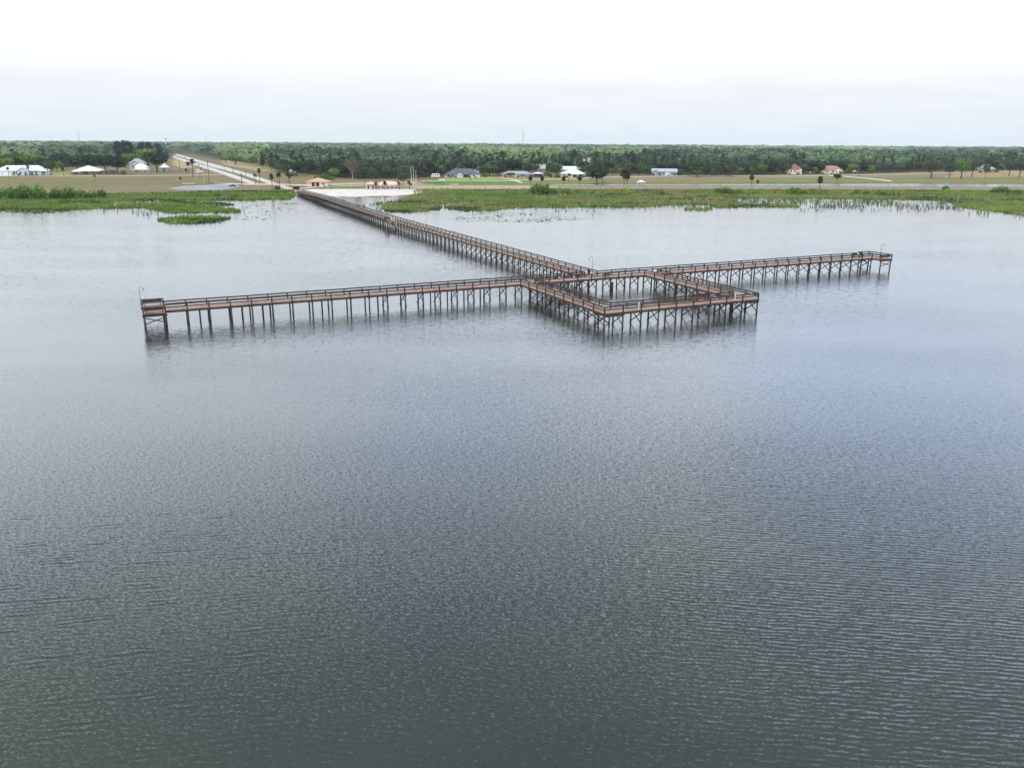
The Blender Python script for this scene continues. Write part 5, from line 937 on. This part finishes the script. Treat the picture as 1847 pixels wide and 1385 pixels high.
#--STREET FURNITURE--
POLEM = mat('grey_pole_wood', (0.12, 0.10, 0.09), 0.9, 0.2, 1)
def util_pole(px, by, ty, label):
    p = at(px, by); h = (by - ty) * pxm(p); o = empty('utility_pole', p, label, 'utility pole', random.uniform(-.3, .3), 'utility poles along the road'); MB().tube([(0, 0, -.5), (0, 0, h)], [.27, .19], 8).build('pole', POLEM, o); MB().box(-1.2, -.2, h - .95, 1.2, -.08, h - .78).box(-.8, -.2, h - 1.9, .8, -.08, h - 1.75).build('crossarm', POLEM, o)
    ins = MB()
    for x in (-1.1, -.4, .4, 1.1): ins.tube([(x, -.14, h - .78), (x, -.14, h - .55)], .05, 6)
    ins.build('insulators', STEEL, o)
for px, by, ty, lab in ((360.8, 321, 296, 'utility pole just left of the flag'), (378, 332, 291, 'tall utility pole right of the flagpole'), (325, 311, 289, 'utility pole nearest the white cottage'), (404.7, 307, 296, 'short far utility pole between the two carriageways'), (421, 313, 301, 'utility pole on the right road edge, farther of two'), (443.7, 319.5, 306, 'utility pole on the right road edge, nearer of two'), (436.8, 334.5, 313, 'utility pole by the corner of the parking lot'), (1153, 316, 290, 'pale pole at the wood edge left of the blue house'), (849, 327, 312, 'thin pole in front of the dark grey roof'), (1547.5, 319, 303, 'thin pole at the field edge right of the tan roofed house'), (864, 311, 289, 'tall thin pole behind the dark grey roof'), (790, 326, 310, 'thin pole beside the white camper')):
    util_pole(px, by, ty, lab)
def flagpole():
    p = at(369, 333); m = pxm(p); h = (333 - 294) * m; o = empty('flagpole', p, 'tall pale flagpole with a large striped flag flying to its left', 'flagpole'); MB().tube([(0, 0, -.5), (0, 0, h)], [.16, .08], 8).build('pole', STEEL, o); MB().tube([(0, 0, h), (0, 0, h + .12), (0, 0, h + .24)], [.06, .14, .03], 8).build('finial', STEEL, o)
    W, Hh = 5.2, 2.9; z = h - 4.0 - Hh; mm, nt, b = nodes('striped_flag'); N = nt.nodes.new; b.inputs['Roughness'].default_value = .8; uv = N('ShaderNodeAttribute'); uv.attribute_name = 'Col'; lk(nt, uv.outputs['Color'], b.inputs['Base Color']); Q, C = [], []
    def pt(s, t): return (-.18 - s * W, .35 * math.sin(s * 7 + t) * s, z + Hh * (1 - t) - .7 * s * s + .12 * math.sin(s * 8))
    for i in range(13):
        for j in range(15):
            s0, s1, t0, t1 = j / 15, (j + 1) / 15, i / 13, (i + 1) / 13; Q.append([pt(s0, t0), pt(s1, t0), pt(s1, t1), pt(s0, t1)]); C.append((.03, .04, .16) if (j < 6 and i < 7) else ((.5, .05, .06) if i % 2 == 0 else (.78, .76, .75)))
    fl = link(bpy.data.objects.new('flag', quad_mesh('flag', Q, C, mm)), o); st = MB()
    for r in range(4):
        for k in range(5):
            s, t = .03 + .075 * k, .06 + .13 * r; a = Vector(pt(s, t)) + Vector((0, -.02, 0)); st.poly([a + Vector((.10 * math.cos(q) * (1 if n % 2 else .45), 0, .10 * math.sin(q) * (1 if n % 2 else .45))) for n, q in enumerate(np.linspace(.3, .3 + 2 * math.pi, 11)[:-1])])
    st.build('stars', WHITE, fl)
flagpole()
def mast(px, by, ty, label, group=None):
    p = at(px, by); h = (by - ty) * pxm(p); o = empty('light_pole', p, label, 'light pole', 0, group); MB().tube([(0, 0, -.4), (0, 0, h)], [.15, .09], 8).build('pole', WHITE, o); MB().box(-.5, -.2, h + .003, .5, .2, h + .22).build('lamp_head', STEEL, o)
mast(742, 329, 302, 'white light pole, leftmost behind the beach shelter'); mast(746.3, 335, 303, 'white light pole, tallest by the right end of the beach'); mast(750.5, 328, 309, 'short white light pole at the right end of the beach')
def goal(px, by, ty, w, label, name='timber_frame'):
    p = at(px, by); m = pxm(p); h = (by - ty) * m; o = empty(name, p, label, 'frame', .2); W = w * m
    for x in (-W / 2, W / 2): MB().box(x - .1, -.1, -.4, x + .1, .1, h - .11).build('post', POLEM, o)
    MB().box(-W / 2 - .3, -.11, h - .1, W / 2 + .3, .11, h + .1).build('crossbar', POLEM, o)
goal(658, 341, 329.4, 3, 'tall narrow timber frame left of the pink hut'); goal(521, 339.5, 328.5, 8, 'open timber gateway frame over the path at the pier head', 'gateway_frame')
def sign(px, by, label, col, w=1.6, h=1.1):
    p = at(px, by); o = empty('notice_board', p, label, 'sign', 0.1); MB().box(-w / 2, -.05, .9, w / 2, .05, .9 + h).build('board', mat('board_' + label[:5], col, .7), o)
    for x in (-w / 2 + .15, w / 2 - .15): MB().box(x - .06, .055, -.4, x + .06, .16, .9 + h * .8).build('post', POLEM, o)
sign(340, 334, 'long pale low sign in the field above the parking lot', (.55, .5, .4), 9, .5); sign(382, 331.5, 'small yellow sign at the foot of the tall utility pole', (.5, .33, .06), 1.0, 1.0); sign(524.6, 354.6, 'small white sign at the water edge beside the pier', (.8, .82, .7), 1.4, .7)
def tower(px, ty, dist, w, label, red=False):
    b = flat(px, 400); d = np.array([b[0], b[1]]) / np.hypot(*b) * dist; dd = ray(px, ty); top = CAMH + dd[2] * dist / math.hypot(dd[0], dd[1]); mb = MB(); n = 22; L = [Vector((w * math.cos(a), w * math.sin(a), 0)) for a in (0.5, 2.6, 4.7)]
    for k in range(n):
        z0, z1 = top * k / n, top * (k + 1) / n
        for i in range(3): mb.beam(L[i] + Vector((0, 0, z0)), L[i] + Vector((0, 0, z1)), w * .22, w * .22); mb.beam(L[i] + Vector((0, 0, z0)), L[(i + 1) % 3] + Vector((0, 0, z1)), w * .10, w * .10)
    o = empty('radio_mast', (d[0], d[1], 1.8), label, 'mast'); mb.build('lattice', mat('mast_grey', (.42, .40, .42), .6), o); MB().tube([(0, 0, top), (0, 0, top + w * 7)], w * .12, 6).build('antenna', mat('mast_grey', (.3, .3, .3)), o)
tower(942, 236.5, 3600, 2.2, 'tall thin lattice radio mast on the skyline, near the middle'); tower(163.5, 238.5, 3400, 1.6, 'thin radio mast on the skyline above the tall blue dark trees'); tower(387, 247, 4200, 1.5, 'faint short radio mast on the skyline right of the road')
def water_tower():
    dist = 3300; b = flat(315, 400); d = b / np.hypot(*b) * dist; dd = ray(315, 250.2); top = CAMH + dd[2] * dist / math.hypot(dd[0], dd[1]); o = empty('water_tower', (d[0], d[1], 1.8), 'far pale water tower on the skyline above the road', 'water tower'); m_ = mat('tower_paint', (.55, .57, .6), .6); r = 5.5
    MB().tube([(0, 0, top - 5), (0, 0, top - 3.6), (0, 0, top - 1.6), (0, 0, top - .3), (0, 0, top)], [1.4, r * .8, r, r * .65, .4], 14).build('tank', m_, o); MB().tube([(0, 0, 0), (0, 0, top - 5)], [1.8, 1.2], 10).build('stem', m_, o)
water_tower()

#--VEHICLES--
TYRE = mat('tyre_rubber', (.02, .02, .02), .8)
def car(px, by, label, paint, rz, kind='car'):
    p = at(px, by); p.z += .12; o = empty('parked_car' if kind == 'car' else 'pickup_truck', p, label, 'car' if kind == 'car' else 'truck', rz); m_ = mat('paint_' + '_'.join('%02d' % int(c * 99) for c in paint), paint, .3, .03, 1, spec=.5)
    prof = [(-2.3, .35), (-2.3, .85), (-1.75, .98), (-1.0, 1.02), (-.45, 1.55), (1.05, 1.58), (1.8, 1.08), (2.25, 1.0), (2.3, .35)] if kind == 'car' else [(-2.7, .45), (-2.7, 1.0), (-1.6, 1.12), (-.9, 1.15), (-.4, 1.78), (.75, 1.8), (.95, 1.12), (2.7, 1.1), (2.7, .45)]
    mb = MB(); n = len(prof); W = .92
    for s in (-1, 1): mb.poly([(x, s * W * (1 if z < 1.05 else .82), z) for x, z in (prof if s < 0 else prof[::-1])])
    for i in range(n):
        (xa, za), (xb, zb) = prof[i], prof[(i + 1) % n]; wa, wb = W * (1 if za < 1.05 else .82), W * (1 if zb < 1.05 else .82); mb.poly([(xa, -wa, za), (xa, wa, za), (xb, wb, zb), (xb, -wb, zb)])
    mb.build('body', m_, o); x0, x1, zt = (-.75, 1.3, 1.46) if kind == 'car' else (-.55, .7, 1.7)
    for s in (-1, 1):
        y = s * (W * .91); MB().poly([(x0 - .12, s * (W + .012), 1.06), (x1 + .15, s * (W + .012), 1.06), (x1 - .25, s * (W * .84 + .012), zt), (x0 + .28, s * (W * .84 + .012), zt)]).build('side_window', GLASS, o)
    a, b = prof[3], prof[4]; MB().poly([(a[0] + .05, -.7, a[1] + .07), (a[0] + .05, .7, a[1] + .07), (b[0] - .04, .66, b[1] - .02), (b[0] - .04, -.66, b[1] - .02)]).build('windscreen', GLASS, o)
    for x in (-1.45, 1.4):
        for s in (-1, 1):
            w = MB().tube([(x, s * .74, .34), (x, s * .95, .34)], .34, 14).build('wheel', TYRE, o); MB().tube([(x, s * .953, .34), (x, s * .97, .34)], .2, 10).build('rim', STEEL, w)
    for s in (-1, 1): MB().box(prof[1][0] - .02, s * .62 - .17, .66, prof[1][0] + .03, s * .62 + .17, .80).build('headlight', WHITE, o)
    return o
car(419.5, 337.6, 'dark blue car parked at the right end of the lakeside lot', (.02, .028, .06), .15)
car(334, 285.5, 'distant dark car far up the road', (.02, .022, .03), 1.9)
car(796.5, 327, 'white pickup truck on the street below the white camper', (.72, .74, .74), .1, 'truck')
car(1501, 318.8, 'white car on the street in front of the tan roofed house', (.7, .7, .7), .05)
def camper():
    p = at(785.5, 321.5); o = empty('camper_trailer', p, 'white camper trailer parked under the trees beside the dark roofed house', 'camper', -.1); L = 15 * pxm(p) / 2
    prof = [(-L, .8), (-L * .98, 1.9), (-L * .72, 3.6), (L * .75, 3.75), (L * .98, 3.0), (L, .8)]; mb = MB()
    for s in (-1.25, 1.25): mb.poly([(x, s, z) for x, z in prof])
    for i in range(len(prof)): (xa, za), (xb, zb) = prof[i], prof[(i + 1) % len(prof)]; mb.poly([(xa, -1.25, za), (xa, 1.25, za), (xb, 1.25, zb), (xb, -1.25, zb)])
    mb.build('body', WHITE, o)
    for x in (-L * .45, L * .1, L * .55): MB().box(x - .5, -1.29, 2.1, x + .5, -1.252, 2.9).build('window', GLASS, o)
    MB().box(-L * .2, -1.29, .9, -L * .2 + .7, -1.252, 2.8).build('door', GREYW, o); MB().box(-L * .95, -1.275, .95, L * .97, -1.253, 1.15).build('stripe', BLUEG, o)
    for x in (-.6, .6): MB().tube([(x, -1.2, .42), (x, -.9, .42)], .42, 12).build('wheel', TYRE, o)
camper()
def boat():
    p = at(818.5, 334.4); o = empty('jon_boat', p + Vector((0, 0, .05)), 'small white boat lying on the green bank below the dark roofed house', 'boat', .1); v = MB(); st = [(-3.2, .75, .7), (-1, .85, .75), (1.5, .8, .85), (3.0, .15, 1.05)]
    for (xa, wa, za), (xb, wb, zb) in zip(st, st[1:]):
        for s in (-1, 1): v.poly([(xa, s * wa, za), (xb, s * wb, zb), (xb, s * wb * .6, .1 + .1 * (xb > 2)), (xa, s * wa * .6, .1)])
        v.poly([(xa, -wa * .6, .1), (xa, wa * .6, .1), (xb, wb * .6, .1), (xb, -wb * .6, .1)])
    v.poly([(-3.2, -.75, .7), (-3.2, .75, .7), (-3.2, .45, .1), (-3.2, -.45, .1)]); v.build('hull', WHITE, o)
    for x in (-2, -.3, 1.2): MB().box(x - .2, -.7, .5, x + .2, .7, .56).build('thwart', WHITE, o)
boat()
def fence(pts, label, h=1.3):
    P = [at(*q) for q in pts]; o = empty('board_fence', P[0], label, 'fence'); o0 = P[0]; rl = MB()
    for a, b in zip(P, P[1:]):
        for z in (.35, .75, 1.12): rl.beam(a - o0 + Vector((0, 0, z)), b - o0 + Vector((0, 0, z)), .05, .14)
        n = max(1, int((b - a).length / 3))
        for k in range(n + 1): q = a.lerp(b, k / n) - o0; MB().box(q.x - .07, q.y - .07, q.z - .4, q.x + .07, q.y + .07, q.z + h).build('post', POLEM, o)
    rl.build('rails', POLEM, o)
fence([(752, 331), (785, 331.6), (800, 332.4)], 'low dark fence on the green bank right of the beach poles'); fence([(200, 314.8), (232, 314.6)], 'low fence right of the low brown house')

#--HAZE--
HAZE = 4.5e-5
def make_haze():
    m = bpy.data.materials.new('haze'); m.use_nodes = True; nt = m.node_tree; nt.nodes.remove(nt.nodes['Principled BSDF'])
    v = nt.nodes.new('ShaderNodeVolumePrincipled'); v.inputs['Density'].default_value = HAZE; v.inputs['Color'].default_value = (0.86, 0.94, 1.0, 1); v.inputs['Anisotropy'].default_value = 0.0
    lk(nt, v.outputs[0], nt.nodes['Material Output'].inputs['Volume'])
    MB().box(-9900, -950, -5, 9900, 9900, HZTOP).build('haze', m)['kind'] = 'stuff'
HZTOP = 120
make_haze()
